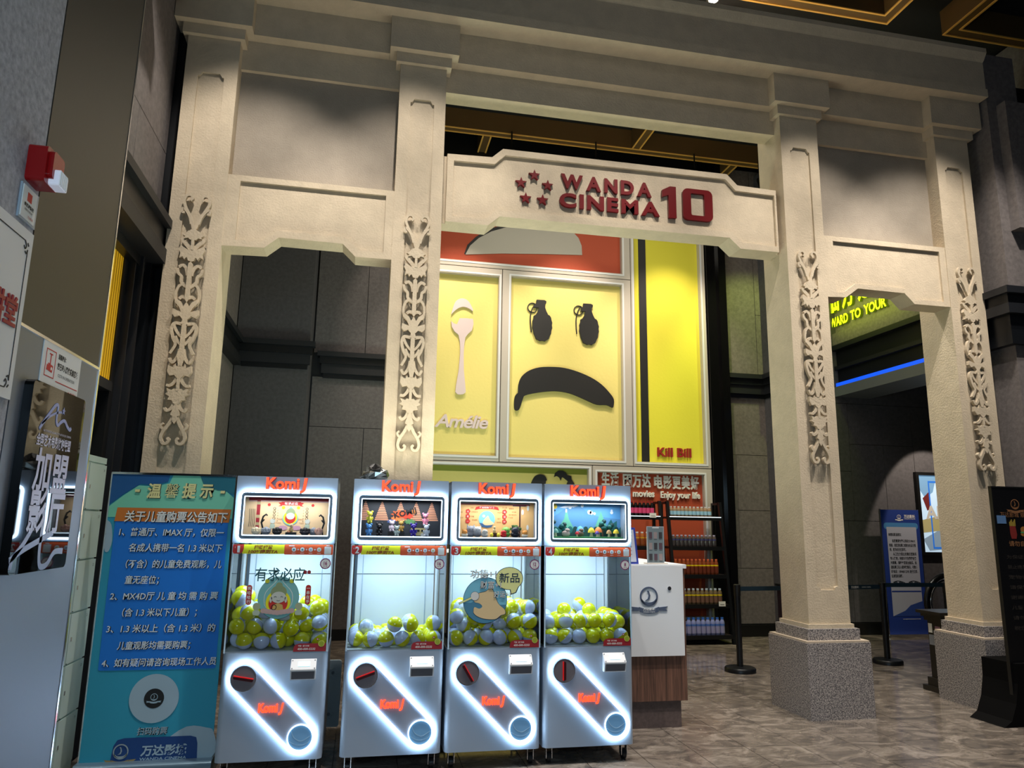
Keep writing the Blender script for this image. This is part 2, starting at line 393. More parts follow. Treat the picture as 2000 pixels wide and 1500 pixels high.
b = MB(); b.box(-2.2, -1.70, 6.13, 6.45, 0, 7.5, BLACKM); tag(b.build('gap_shade'), 'dark strip standing for the shaded gap between the left wall and the first column', kind='structure')  # dark box fills the gap where only shadow shows
# dark doorway in the left wall with a yellow lit window
b = MB(); b.box(-2.3, -1.74, 6.0, 6.12, 0, 3.6, BLACKM); b.box(-2.3, -1.76, 5.86, 5.9, 0, 3.6, LEDGEM); b.box(-2.3, -1.79, 5.78, 5.80, 0, 3.6, LEDGEM)
b.box(-2.3, -1.78, 3.3, 6.12, 3.52, 3.6, BLACKM)
b.box(-2.3, -1.83, 5.0, 5.72, 2.50, 2.57, LEDGEM); b.box(-2.3, -1.84, 5.7, 5.78, 0, 3.6, BLACK)
d1 = b.build('door_1'); tag(d1, 'black metal door frames in the left wall', kind='structure')
b = MB(); b.box(-1.88, -1.85, 4.9, 5.695, 2.57, 3.6, mat('yellow_blind', (.80, .62, .05), .6, em=((.8, .62, .05), .35)))
for k in range(9): b.box(-1.851, -1.847, 5.3+.045*k, 5.304+.045*k, 2.57, 3.6, pm('blind_line', (.62, .45, .03)))
yb = b.build('window_1'); tag(yb, 'yellow lit window beside the black door frames', kind='structure')
# bulkhead at top left, the blue light on it put into its colour
b = MB(); b.box(-1.76, -1.5, 3.0, 5.15, 5.55, 5.75, mat('bluelit_bulkhead', (.30, .42, .52), .6)); b.box(-1.76, -1.49, 5.15, 5.17, 5.53, 5.76, mat('bulkhead_end', (.62, .68, .60), .6))
tag(b.build('trim_5'), 'duct box, coloured as if lit blue, high on the left wall', kind='structure')
# right wall: fascia over the passage, and its dark side
b = MB()
X = 7.51
b.box(X+.05, X+.6, 5.9, 10.41, 4.75, 7.5, CONC); b.box(X-.02, X+.6, 5.9, 10.41, 4.54, 4.75, CONC)
b.box(X-.06, X+.6, 5.9, 10.41, 4.46, 4.54, LEDGEM); b.box(X+.03, X+.6, 5.9, 10.41, 4.20, 4.46, BLACKM); b.box(X-.02, X+.6, 5.9, 10.41, 4.14, 4.20, LEDGEM)
b.box(X+.04, X+.6, 5.9, 10.41, 3.93, 4.14, BLACKM)
b.box(X-.04, X+.6, 5.9, 10.41, 3.70, 3.86, mat('fascia_grey', (.42, .44, .45), .5))
wr = b.build('wall_right'); tag(wr, 'stepped fascia of the passage on the right', kind='structure')
b = MB(); b.box(X-.01, X+.02, 5.9, 10.4, 3.862, 3.925, mat('blue_led', (.1, .3, 1), .5, em=((.08, .36, .95), .9))); b.build('led_strip', wr)
b = MB(); b.box(6.23, 6.62, 5.83, 6.6, 0, 6.6, CONC); b.box(6.34, 7.4, 5.72, 6.6, 4.6, 6.0, CONC); b.box(6.62, 9, 6.2, 6.7, 0, 6.55, BLACK)  # black box stands in for the dark opening beside the pilaster
we = b.build('wall_end'); tag(we, 'concrete pilaster at the right end of the gateway', kind='structure')
b = MB()
for d, z0, z1, mt in ((0, 3.9, 3.97, LEDGEM), (.04, 3.80, 3.9, BLACKM), (.02, 3.70, 3.80, LEDGEM), (.07, 3.4, 3.7, BLACKM)):
    b.box(6.08+d, 7.4, 5.71+d, 6.6, z0, z1, mt)
tag(b.build('trim_6'), 'dark moulded ledge right of the last column', kind='structure')
# far side beyond the passage
b = MB(); b.box(12.0, 12.3, 5, 10.9, 0, 7.6, CONC_SHADE); tag(b.build('wall_far_right'), 'far dark wall beyond the passage', kind='structure')
# ceiling with gold edged coffers
b = MB(); b.box(-3.2, 12.5, -2.5, 15.5, 7.6, 7.8, CEIL); ceil = b.build('ceiling'); tag(ceil, 'black ceiling with gold edged coffers', kind='structure')
def coffer(x0, x1, y0, y1, z=7.3, w=.14):
    b = MB(); f = top(z)
    b.poly(f, [[(x0, y0), (x1, y0), (x1, y1), (x0, y1)], [(x0+w, y0+w), (x1-w, y0+w), (x1-w, y1-w), (x0+w, y1-w)]], 0, .3, BROWN)
    fr = b.build('coffer', ceil)
    g = MB()
    for (a, c, d, e) in ((x0, x1, y0, y1), (x0+w-.022, x1-w+.022, y0+w-.022, y1-w+.022)):
        g.poly(f, [[(a, d), (c, d), (c, e), (a, e)], [(a+.022, d+.022), (c-.022, d+.022), (c-.022, e-.022), (a+.022, e-.022)]], -.012, 0, GOLD)
    g.build('gold_edging', fr)
def strip(x0, x1, y0, y1, z=7.3):
    b = MB(); b.box(x0, x1, y0, y1, z, 7.6, BROWN); st = b.build('coffer', ceil); g = MB()
    if x1-x0 > y1-y0: g.box(x0, x1, y0, y0+.022, z-.012, z, GOLD); g.box(x0, x1, y1-.022, y1, z-.012, z, GOLD)
    else: g.box(x0, x0+.022, y0, y1, z-.012, z, GOLD); g.box(x1-.022, x1, y0, y1, z-.012, z, GOLD)
    g.build('gold_edging', st)
strip(-1.6, 7.2, 9.75, 9.89); strip(1.49, 1.63, 9.90, 12.5); strip(5.5, 5.64, 9.90, 12.5); strip(3.79, 3.93, 6.9, 9.74); strip(-.6, -.46, 6.9, 9.74)
coffer(3.0, 5.63, 4.3, 6.43); coffer(6.38, 9, 4.3, 6.45); coffer(-.3, 2.3, 4.0, 6.2)
coffer(8.0, 11.5, 6.0, 9.7, 5.2)
b = MB(); b.box(7.6, 12, 5.9, 10.4, 5.5, 5.6, CEIL); b.build('lower_ceiling', ceil)

# ================================================================== GATEWAY
gate = thing('gateway', 'cream rendered ceremonial gateway with four carved columns and a heavy cornice', 'gateway', (2.2, 6.2, 0))
FRY = front(6.0)
# carved ornament, half strokes in units of px: x mm 4.0, t mm 4.476
RIB = [([(2, 66), (8, 47), (16, 32), (23, 16), (20, 4), (12, 2), (8.5, 8), (12, 13)], 4.2), ([(6, 58), (11, 42), (18, 32), (24, 29), (24.5, 36), (20, 36)], 4),
 ([(3, 106), (10, 98), (17, 91), (20, 86)], 6), ([(3, 156), (6, 144), (13, 137), (20, 141)], 5), ([(6, 176), (13, 168), (14, 158), (20, 152), (22, 143)], 4.5),
 ([(3, 178), (11, 173), (18, 180), (20.5, 195), (17, 210)], 4), ([(3, 197), (9, 196), (14, 200)], 5), ([(4, 246), (17, 245), (21, 256), (17, 272), (12, 284), (20, 300)], 4.5),
 ([(18, 248), (13, 258), (8, 265), (3, 270)], 4), ([(3, 283), (9, 277), (13, 268)], 4), ([(3, 291), (6, 305), (14, 316), (20, 308)], 4.5),
 ([(3, 343), (8, 352), (14, 357), (20, 356)], 4.5), ([(3, 387), (8, 397), (15, 401), (19, 396)], 4.5), ([(3, 412), (9, 424), (17, 437), (20, 448), (16, 457), (9, 457), (6.5, 451), (10, 448)], 4.4),
 ([(12, 432), (18, 433), (22, 427), (18, 423)], 3.4)]
BOD = [[(0, 60), (5, 70), (10, 72), (14, 78), (19, 80), (14, 83), (16, 87), (9, 85), (5, 89), (0, 88)],
 [(0, 103), (7, 108), (14, 104), (20, 100), (23, 108), (19, 116), (21, 124), (15, 121), (12, 127), (8, 122), (5, 128), (0, 130)],
 [(0, 205), (5, 214), (9, 206), (17, 200), (21, 206), (13, 214), (8, 224), (14, 222), (22, 219), (23, 228), (18, 234), (10, 231), (4, 238), (6, 246), (0, 248)],
 [(0, 320), (6, 323), (8, 318), (11, 325), (20, 321), (21, 332), (16, 340), (8, 338), (4, 343), (0, 345)],
 [(0, 364), (6, 362), (10, 365), (19, 362), (16, 369), (20, 372), (13, 376), (15, 382), (8, 383), (5, 388), (0, 390)],
 [(0, 384), (4, 395), (8, 408), (4, 411), (5, 417), (0, 424)]]
FILL = [[(0, 130), (4, 134), (4, 200), (0, 206)], [(0, 86), (2.6, 88), (2.6, 108), (0, 108)], [(0, 246), (4, 248), (4, 292), (7, 304), (3, 322), (0, 322)], [(0, 343), (2.6, 343), (2.6, 366), (0, 366)]]
def ornament(cx, ztop):
    b = MB(); SX, SZ = .0043, .00447; w0, w1 = .002, .03
    for sg in (-1, 1):
        for n_, (pts, w) in enumerate(RIB): b.ribbon(FRY, [(cx+sg*x*SX, ztop-t*SZ) for x, t in pts], w*.0058, w0, w1+.0005*n_+(.0002 if sg > 0 else 0), PLASTER, .8)
        for n_, pts in enumerate(BOD+FILL): b.poly(FRY, [(cx+sg*x*SX, ztop-t*SZ) for x, t in pts], w0, w1+.009+.0004*n_+(.0002 if sg > 0 else 0), PLASTER)
    return b
def column(x0, x1, ztop_orn, hid=False):
    cx = (x0+x1)/2
    b = MB(); zb, zt = .77, 5.66
    g = .105; n = .035; zl, zh = 1.06, 5.33
    rec = [(cx-g+n, zl), (cx+g-n, zl), (cx+g-n, zl+n*.6), (cx+g, zl+n), (cx+g, zh-n), (cx+g-n*.4, zh-n), (cx+g-n, zh), (cx-g+n, zh), (cx-g+n*.4, zh-n), (cx-g, zh-n), (cx-g, zl+n), (cx-g+n, zl+n*.6)]
    b.box(x0, x1, 6.022, 6.42, zb, zt, PLASTER)
    b.poly(FRY, [[(x0, zb), (x1, zb), (x1, zt), (x0, zt)], rec], -.022, 0, PLASTER)
    c = b.build('column', gate)
    o = ornament(cx, ztop_orn).build('carved_ornament', c)
    b = MB(); b.box(x0-.02, x1+.02, 5.98, 6.44, .735, .77, PLASTER); b.build('base_moulding', c)
    b = MB(); b.box(x0-.05, x1+.05, 5.95, 6.46, .64, .735, GRAN); b.box(x0-.095, x1+.115, 5.904, 6.515, 0, .625, GRAN)
    b.box(x0-.088, x1+.108, 5.911, 6.508, .625, .64, mat('granite_edge', (.72, .66, .58), .6)); b.build('granite_plinth', c)
    b = MB(); b.box(x0-.04, x1+.04, 5.96, 6.44, 5.66, 5.755, PLASTER); b.box(x0-.1, x1+.1, 5.90, 6.5, 5.755, 6.06, PLASTER); b.build('capital', c)
cols = ((-1.655, -1.23), (.143, .56), (3.905, 4.315), (5.695, 6.1))
for (a, c_), z in zip(cols, (4.205, 4.215, 4.235, 4.225)): column(a, c_, z)
b = MB(); f = facenx(0)
prof = [(5.785, 6.06), (5.785, 6.15), (5.805, 6.16), (5.805, 6.47), (5.785, 6.49), (5.745, 6.55), (5.745, 6.60), (6.7, 6.60), (6.7, 6.06)]
pl = len(prof); vs = [(-1.74, y, z) for y, z in prof]+[(6.21, y, z) for y, z in prof]
b.add(vs, [tuple(range(pl)), tuple(range(2*pl-1, pl-1, -1))]+[(i, i+pl, (i+1) % pl+pl, (i+1) % pl) for i in range(pl)], PLASTER)
b.build('cornice', gate)
b = MB(); [b.box(xa, xb, 6.012, 6.42, 5.755, 6.058, PLASTER) for xa, xb in ((-1.129, .042), (.661, 3.804), (4.416, 5.594))]; b.build('frieze', gate)
b = MB()
b.box(-1.23, .143, 6.11, 6.4, 5.47, 5.754, PLASTER); b.box(4.315, 5.695, 6.11, 6.4, 5.47, 5.754, PLASTER); b.box(.56, 3.905, 6.11, 6.30, 5.505, 5.754, PLASTER)
b.build('architrave', gate)
for x0, x1, nn in ((-1.23, .143, (-.90, -.79, -.27, -.16)), (4.315, 5.695, (4.52, 4.655, 5.177, 5.283))):
    b = MB(); b.box(x0, x1, 6.15, 6.25, 4.40, 5.475, PLASTER2); b.build('infill_panel', gate)
    out = [(x0, 3.80), (nn[0], 3.81), (nn[1], 3.91), (nn[2], 3.905), (nn[3], 3.80), (x1, 3.80), (x1, 4.43), (x0, 4.43)]
    i = .05 if x0 > 0 else .06
    inn = [(x0+.1, 3.80+i), (nn[0]-.02, 3.81+i), (nn[1]-.02, 3.91+i), (nn[2]+.02, 3.905+i), (nn[3]+.03, 3.80+i), (x1-.07, 3.80+i), (x1-.07, 4.38), (x0+.1, 4.38)]
    b = MB(); b.poly(front(6.03), out, -.19, 0, PLASTER); b.poly(front(6.03), [out, inn], 0, .022, PLASTER); b.build('spandrel_beam', gate)
# name board
sb = thing('cinema_name_board', 'cream notched board with raised maroon letters hung in the middle bay of the gateway', 'sign', (2.23, 6.2, 4.2))
out = [(.565, 4.225), (.985, 4.225), (1.09, 4.32), (3.345, 4.335), (3.455, 4.235), (3.90, 4.235), (3.90, 4.88), (3.45, 4.89), (3.345, 4.995), (1.11, 4.985), (1.01, 4.89), (.565, 4.875)]
inn = [(.66, 4.28), (.955, 4.285), (1.06, 4.385), (3.37, 4.40), (3.48, 4.30), (3.845, 4.295), (3.845, 4.825), (3.43, 4.832), (3.325, 4.94), (1.135, 4.925), (1.035, 4.825), (.66, 4.815)]
out2 = [(min(max(u, .60), 3.865), v) for u, v in out]
b = MB(); b.poly(front(6.13), out, -.17, 0, PLASTER); b.poly(front(6.13), out2, 0, .03, PLASTER); b.poly(front(6.10), [out2, inn], 0, .028, PLASTER); b.build('board', sb)
import sys
SF = front(6.10)
def q(px_, py_, Y=6.07):     # picture measurement -> point on the plane y = Y
    d = fw+rr*((px_-1000)/F)-uu*((py_-750)/F); t = Y/d.y
    return d.x*t, 1.6+d.z*t
def letters(txt, pa, pb, ha, hb, parent, f, Y, m, depth, bold, sx_adj=1.):
    (xa, za), (xb, zb) = pa, pb
    n = len(txt)
    widths = []
    for c in txt:
        vs_, _ = text_geo(c, bold, .1, 3, 1, 0); xs = [p[0] for p in vs_]; widths.append(max(xs)-min(xs))
    gap = .22*sum(widths)/n; tot = sum(widths)+gap*(n-1); k = (xb-xa)/tot; x = xa
    for c, w_ in zip(txt, widths):
        vs_, _ = text_geo(c, bold, .1, 3, 1, 0); hh = max(p[1] for p in vs_)-min(p[1] for p in vs_); sz = ha/hh
        b = MB(); b.text(f, c, x, za+(zb-za)*(x-xa)/(xb-xa)-min(p[1] for p in vs_)*sz, sz, m, w=0, depth=depth, width=w_*k, bold=bold, res=4); x += (w_+gap)*k
        b.build('letter', parent)
xa, xb = q(1096, 372)[0], q(1273, 386)[0]; letters('WANDA', (xa, 4.665), (xb, 4.665), .142, .142, sb, SF, 6.07, LRED, .03, .04)
xa, xb = q(1093, 401)[0], q(1289, 422)[0]; letters('CINEMA', (xa, 4.478), (xb, 4.478), .140, .140, sb, SF, 6.07, LRED, .03, .04)
zb = q(1310, 425)[1]; zt = q(1310, 364)[1]
x0, x1 = q(1294, 400)[0], q(1321, 400)[0]
b = MB(); b.poly(SF, [(x0+(x1-x0)*.45, zb), (x1, zb), (x1, zt), (x1-.06, zt), (x0, zt-.045), (x0, zt-.115), (x0+(x1-x0)*.45, zt-.09)], 0, .03, LRED); b.build('numeral', sb)
x0, x1 = q(1334, 400)[0], q(1392, 400)[0]
b = MB(); b.poly(SF, [rrect(x0, x1, zb, zt, .055), rrect(x0+.085, x1-.085, zb+.05, zt-.045, .012, 2)], 0, .03, LRED); b.build('numeral', sb)
for px_, py_ in ((1044, 341.5), (1018, 356), (1070, 361.5), (1027, 386), (1060, 390)):
    u, v = q(px_, py_); b = MB()
    b.poly(SF, [(u+(.055 if i % 2 == 0 else .0225)*math.sin(PI*i/5), v+(.055 if i % 2 == 0 else .0225)*math.cos(PI*i/5)) for i in range(10)], 0, .03, LRED); b.build('star', sb)

# ================================================================== POSTER WALL
b = MB(); b.box(.5, 5.2, 10.4, 10.9, 0, 7.6, BLACK); tag(b.build('wall_posters'), 'wall carrying the large film posters', kind='structure')
b = MB(); b.box(5.22, 5.40, 10.26, 10.6, 0, 7.6, mat('black_gloss', (.05, .05, .055), .12)); b.box(5.40, 5.52, 10.2, 10.6, 0, 7.6, mat('black_gloss', (.05, .05, .055), .12))
tag(b.build('trim_7'), 'glossy black post between the posters and the concrete wall', kind='structure')
def chars(s_, u, v, sz, m, f, parent, width, w=0, depth=.025, bold=.03, extra=None):
    n = len(s_); st = width/n
    for k, c in enumerate(s_):
        b = MB(); b.text(f, c, u+st*k+.04*st, v, sz, m, w=w, depth=depth, width=st*.9, bold=bold)
        if extra: b.text(f, c, u+st*k+.04*st, v, sz, extra, w=0, depth=w-.002, width=st*.9, bold=bold)
        b.build('letter', parent, fix=False)
def latin(s_, u, v, sz, m, f, parent, width, w=0, depth=.025, bold=.025, side=None):
    vs, _ = text_geo(s_, bold, 0., 3, 1., 0.); a = min(p[0] for p in vs); k = width/((max(p[0] for p in vs)-a)*sz)
    for i, c in enumerate(s_):
        if c == ' ': continue
        xr = max(p[0] for p in text_geo(s_[:i+1], bold, 0., 3, 1., 0.)[0]); g_ = text_geo(c, bold, 0., 3, 1., 0.)[0]; xa_ = min(p[0] for p in g_); xm = max(p[0] for p in g_)
        b = MB(); uu_ = u+(xr-xm+xa_-a)*sz*k
        b.text(f, c, uu_, v, sz, m, w=w, depth=depth, width=(xm-xa_)*sz*k, bold=bold, res=3)
        if side: b.text(f, c, uu_, v, sz, side, w=0, depth=w-.002, width=(xm-xa_)*sz*k, bold=bold, res=3)
        b.build('letter', parent, fix=False)
def poster(name, label, o, i, m, z_lip=.0):
    t = thing(name, label, 'poster', ((o[0]+o[1])/2, 10.4, o[2]), 'framed film posters on the back wall')
    f = front(10.4); g = .006
    b = MB(); b.poly(f, [[(o[0]+g, o[2]+g), (o[1]-g, o[2]+g), (o[1]-g, o[3]-g), (o[0]+g, o[3]-g)], [(i[0], i[2]), (i[1], i[2]), (i[1], i[3]), (i[0], i[3])]], 0, .10, CREAM)
    k = .035
    b.poly(f, [[(i[0]-k, i[2]-k), (i[1]+k, i[2]-k), (i[1]+k, i[3]+k), (i[0]-k, i[3]+k)], [(i[0]-.012, i[2]-.012), (i[1]+.012, i[2]-.012), (i[1]+.012, i[3]+.012), (i[0]-.012, i[3]+.012)]], .10, .106, WHITEP)
    b.build('frame', t)
    b = MB(); b.rect(f, i[0], i[1], i[2], i[3], 0, .02, m); b.build('panel', t)
    return t
PF = front(10.38)
def Q(px_, py_): return q(px_, py_, 10.37)
def QP(sc, ox, oy, pts): return [Q(ox+x/sc, oy+y/sc) for x, y in pts]
tp = poster('film_poster', 'topmost orange-red poster with a pale rounded windscreen shape', (.55, 3.95, 5.37, 6.5), (.66, 3.81, 5.46, 6.4), P_RED)
b = MB(); b.poly(PF, [Q(*p) for p in ((909, 497), (918, 480), (935, 465), (960, 452), (985, 445), (1020, 438), (1060, 438), (1095, 443), (1118, 452), (1130, 465), (1136, 480), (1137, 498), (1060, 496), (980, 495))], 0, .012, mat('pale_windscreen', (.70, .68, .64), .6))
b.build('cut_out_shape', tp)
b = MB(); b.poly(PF, [Q(*p) for p in ((907, 495), (913, 478), (930, 462), (955, 447), (980, 440), (1030, 434), (1030, 446), (985, 449), (950, 460), (930, 472), (916, 487), (910, 497))], 0, .006, P_BLK); b.build('dark_edge', tp)
sp_ = poster('film_poster', 'tall narrow yellow poster with a pink spoon cut-out', (.72, 1.91, 2.46, 5.37), (.80, 1.858, 2.55, 5.25), P_YEL)
S = lambda pts: [Q(840+x/4.6875, 540+y/4.6875) for x, y in pts]
b = MB(); b.poly(PF, S(smooth([(192, 350), (205, 300), (235, 230), (290, 203), (345, 225), (385, 290), (390, 318), (350, 292), (300, 280), (245, 300), (192, 350)], 4)), 0, .03, P_PINK)
b.poly(PF, S([(192, 410), (215, 432), (245, 440), (262, 400), (270, 385), (330, 385), (392, 392), (396, 440), (382, 495), (345, 530), (322, 560), (312, 620), (306, 720), (308, 860), (322, 1010), (325, 1060), (305, 1078), (276, 1082), (248, 1078), (230, 1058), (236, 1000), (262, 850), (274, 700), (272, 600), (258, 535), (222, 505), (197, 460)]), 0, .03, P_PINK)
b.build('spoon_cut_out', sp_)
u, v = Q(848, 833); u1 = Q(953, 835)[0]
b = MB(); b.text(PF, 'Amélie', u, v, .26, P_PINK, w=0, depth=.03, width=u1-u, bold=.02, shear=.25, res=3, space=.9); b.build('lettering', sp_)
fp = poster('film_poster', 'large yellow poster with two grenades and a banana making a sad face', (1.91, 3.95, 2.46, 5.37), (2.05, 3.80, 2.54, 5.27), P_YEL)
S = lambda pts: [Q(980+x/5.768, 560+y/5.768) for x, y in pts]
gr = [(392, 150), (478, 155), (500, 168), (498, 192), (484, 200), (486, 240), (500, 280), (520, 320), (538, 330), (552, 352), (558, 385), (566, 410), (562, 440), (566, 470), (556, 500), (552, 535), (538, 560), (525, 592), (500, 606), (486, 617), (455, 610), (430, 614), (405, 600), (385, 592), (372, 560), (358, 530), (352, 495), (342, 460), (346, 420), (344, 390), (356, 360), (358, 330), (380, 318), (400, 290), (415, 240), (358, 236), (372, 200), (388, 180)]
def wob(pts, dx, dy): return [(x*.985+dx+(y-150)*.012, y+dy) for x, y in pts]
for k_, (dx, dy) in enumerate(((0, 0), (530, 42))):
    P = wob(gr, dx, dy) if k_ else gr
    b = MB(); b.poly(PF, S(P), 0, .03, P_BLK)
    ox, oy = (345, 237) if not k_ else (864, 268)
    cu, cv = S([(ox, oy)])[0]; b.ring(PF, cu, cv, .078, .066, .0, .02, P_BLK, 30)
    lev = [(378, 200), (350, 235), (330, 290), (322, 350), (324, 430), (333, 510)]
    b.ribbon(PF, S([(x+(518 if k_ else 0)-(0 if not k_ else (y-200)*.02), y+(22 if k_ else 0)) for x, y in lev]), .014, 0, .02, P_BLK)
    b.build('grenade_cut_out', fp)
b = MB(); b.poly(PF, S(smooth([(182, 1195), (188, 1100), (225, 1010), (310, 945), (420, 912), (560, 906), (700, 918), (850, 960), (1000, 1025), (1120, 1105), (1215, 1205), (1258, 1275), (1253, 1350), (1240, 1362), (1180, 1335), (1070, 1330), (950, 1280), (800, 1215), (680, 1185), (560, 1178), (400, 1195), (265, 1225), (235, 1265), (200, 1370), (172, 1396), (142, 1380), (138, 1300), (150, 1230), (182, 1195)], 3)), 0, .035, P_BLK); b.build('banana_cut_out', fp)
kb = poster('film_poster', 'tall bright yellow poster with one vertical black stripe', (3.95, 5.21, 2.46, 6.5), (4.01, 5.12, 2.535, 6.4), P_YEL2)
b = MB(); b.poly(PF, [(4.115, 2.54), (4.235, 2.54), (4.235, 6.4), (4.115, 6.4)], 0, .012, P_BLK); b.build('black_stripe', kb)
u, v = Q(1284, 891); u1 = Q(1350, 893)[0]
latin('Kill Bill', u, v, .19, mat('maroon_letter', (.60, .14, .13), .5), PF, kb, u1-u)
yb_ = poster('film_poster', 'low yellow poster with black hair shapes behind the machines', (.72, 3.31, .12, 2.46), (.80, 3.25, .3, 2.40), P_YEL)
b = MB(); b.rect(PF, .80, 3.25, 2.32, 2.40, 0, .004, mat('olive_band', (.50, .53, .16), .7)); b.build('olive_band', yb_)
S = lambda pts: [Q(1000+x/5, 900+y/5) for x, y in pts]
b = MB(); b.poly(PF, S(smooth([(180, 240), (195, 195), (225, 150), (270, 133), (315, 145), (338, 185), (328, 200), (310, 240), (180, 240)], 3)), .004, .03, P_BLK); b.build('hair_shape', yb_)
b = MB(); b.poly(PF, S([(410, 158), (420, 120), (450, 98), (490, 98), (520, 115), (538, 140), (575, 150), (580, 185), (610, 230), (530, 235), (545, 200), (520, 180), (500, 165), (485, 160), (475, 192), (462, 165), (440, 150), (425, 152)]), .004, .03, P_BLK); b.build('hair_shape', yb_)
rb = poster('film_poster', 'low orange-red poster with white slogan above the drinks racks', (3.31, 5.21, .12, 2.46), (3.39, 5.08, .3, 2.36), P_RED)
for s_, a, b_, sz in (('生活', (1174, 950), (1209, 950), .185), ('因万达', (1216, 953), (1272, 958), .185), ('电影更美好', (1277, 956), (1366, 963), .185)):
    u, v = Q(*a); u1 = Q(*b_)[0]
    chars(s_, u, v+.035, sz*1.12, WINK, PF, rb, u1-u)
u, v = Q(1236, 967); u1 = Q(1278, 970)[0]
latin('e movies', Q(1224, 967)[0], v-.02, .14, WINK, PF, rb, u1-Q(1224, 967)[0])
u, v = Q(1290, 970); u1 = Q(1367, 972)[0]
latin('Enjoy your life', u, v-.015, .135, WINK, PF, rb, u1-u)
b = MB(); b.poly(PF, [(3.7, .35), (3.85, .5), (4.0, .44), (4.2, .62), (4.35, .5), (4.4, .35)], 0, .01, P_BLK); b.poly(PF, [(4.45, .4), (4.6, .62), (4.9, .55), (4.7, .35)], 0, .01, P_BLK); b.build('black_shape', rb)
# neon sign on the right fascia
ns = thing('neon_sign', 'glowing yellow channel-letter sign on the fascia of the right passage', 'sign', (7.55, 9.6, 4.8))
NF = facenx(7.555)
NEON = mat('neon_yellow', (.9, 1, .1), .5, em=((.86, .95, .10), 1.6)); NEOND = mat('neon_side', (.25, .3, .02), .5, em=((.5, .6, .02), .25))
def fas(px_, py_):
    d = fw+rr*((px_-1000)/F)-uu*((py_-750)/F); t = 7.5/d.x; return -d.y*t, 1.6+d.z*t
for s_, a, e, sz in (('WARD', (1621, 641), (1656, 628), .13), ('TO', (1661, 627), (1681, 619), .13), ('YOUR', (1687, 617), (1731, 602), .13), ('VISIT', (1738, 598), (1790, 580), .13)):
    u, v = fas(*a); u1 = fas(*e)[0]; v1 = fas(*e)[1]
    latin(s_, u, 4.87, .21, NEON, NF, ns, u1-u, w=.05, depth=0, bold=.03, side=NEOND)
for s_, a, e in (('临', (1617, 620), (1640, 616)), ('万', (1645, 608), (1668, 601)), ('达', (1676, 597), (1706, 589)), ('影', (1715, 586), (1745, 577))):
    u, v = fas(*a); u1 = fas(*e)[0]
    b = MB(); b.text(NF, s_, u, 5.16, .46, NEON, w=.05, depth=0, width=u1-u, bold=.03)
    b.text(NF, s_, u, 5.16, .46, NEOND, w=.0, depth=.048, width=u1-u, bold=.032); b.build('letter', ns)
l = bpy.data.lights.new('neon', 'AREA'); l.shape = 'RECTANGLE'; l.size = 1.8; l.size_y = .4; l.energy = 8; l.color = (.8, 1, .1)
no = bpy.data.objects.new('neon_glow_light', l); COL.objects.link(no); no.location = (7.2, 9.4, 5.0); no.rotation_euler = (PI/2, 0, -PI/2)
# emblem: ring with a sail and a ribbon below
def emblem(b, f, u, v, r, m, mr=None, w0=0, w1=None, ribbon=True, ink=None):
    b.ring(f, u, v, r, r*.84, w0, w1, m, 32)
    b.poly(f, [(u-.42*r, v-.42*r), (u+.05*r, v-.30*r), (u+.16*r, v+.1*r), (u+.02*r, v+.55*r), (u-.12*r, v+.62*r), (u-.2*r, v+.5*r), (u-.06*r, v+.42*r), (u-.02*r, v+.05*r), (u-.12*r, v-.22*r)], w0, w1, m)
    b.poly(f, smooth([(u-.84*r, v-.2*r), (u-.5*r, v-.52*r), (u, v-.6*r), (u+.5*r, v-.5*r), (u+.84*r, v-.18*r)], 4)+smooth([(u+.86*r, v-.45*r), (u+.5*r, v-.75*r), (u, v-.84*r), (u-.5*r, v-.76*r), (u-.86*r, v-.45*r)], 4), w0, w1, m)
    if ribbon:
        mr = mr or m; y = v-1.35*r
        b.poly(f, [(u-1.1*r, y+.3*r), (u-.6*r, y+.14*r), (u, y+.08*r), (u+.6*r, y+.14*r), (u+1.1*r, y+.3*r), (u+1.05*r, y-.2*r), (u+.6*r, y-.34*r), (u, y-.4*r), (u-.6*r, y-.34*r), (u-1.05*r, y-.2*r)], w0, w1, mr)
        for sg in (-1, 1):
            P = [(u+sg*1.12*r, y+.25*r), (u+sg*2.1*r, y+.35*r), (u+sg*1.8*r, y+.1*r), (u+sg*2.05*r, y-.1*r), (u+sg*1.12*r, y-.1*r)]
            b.poly(f, P, w0, w1, mr)

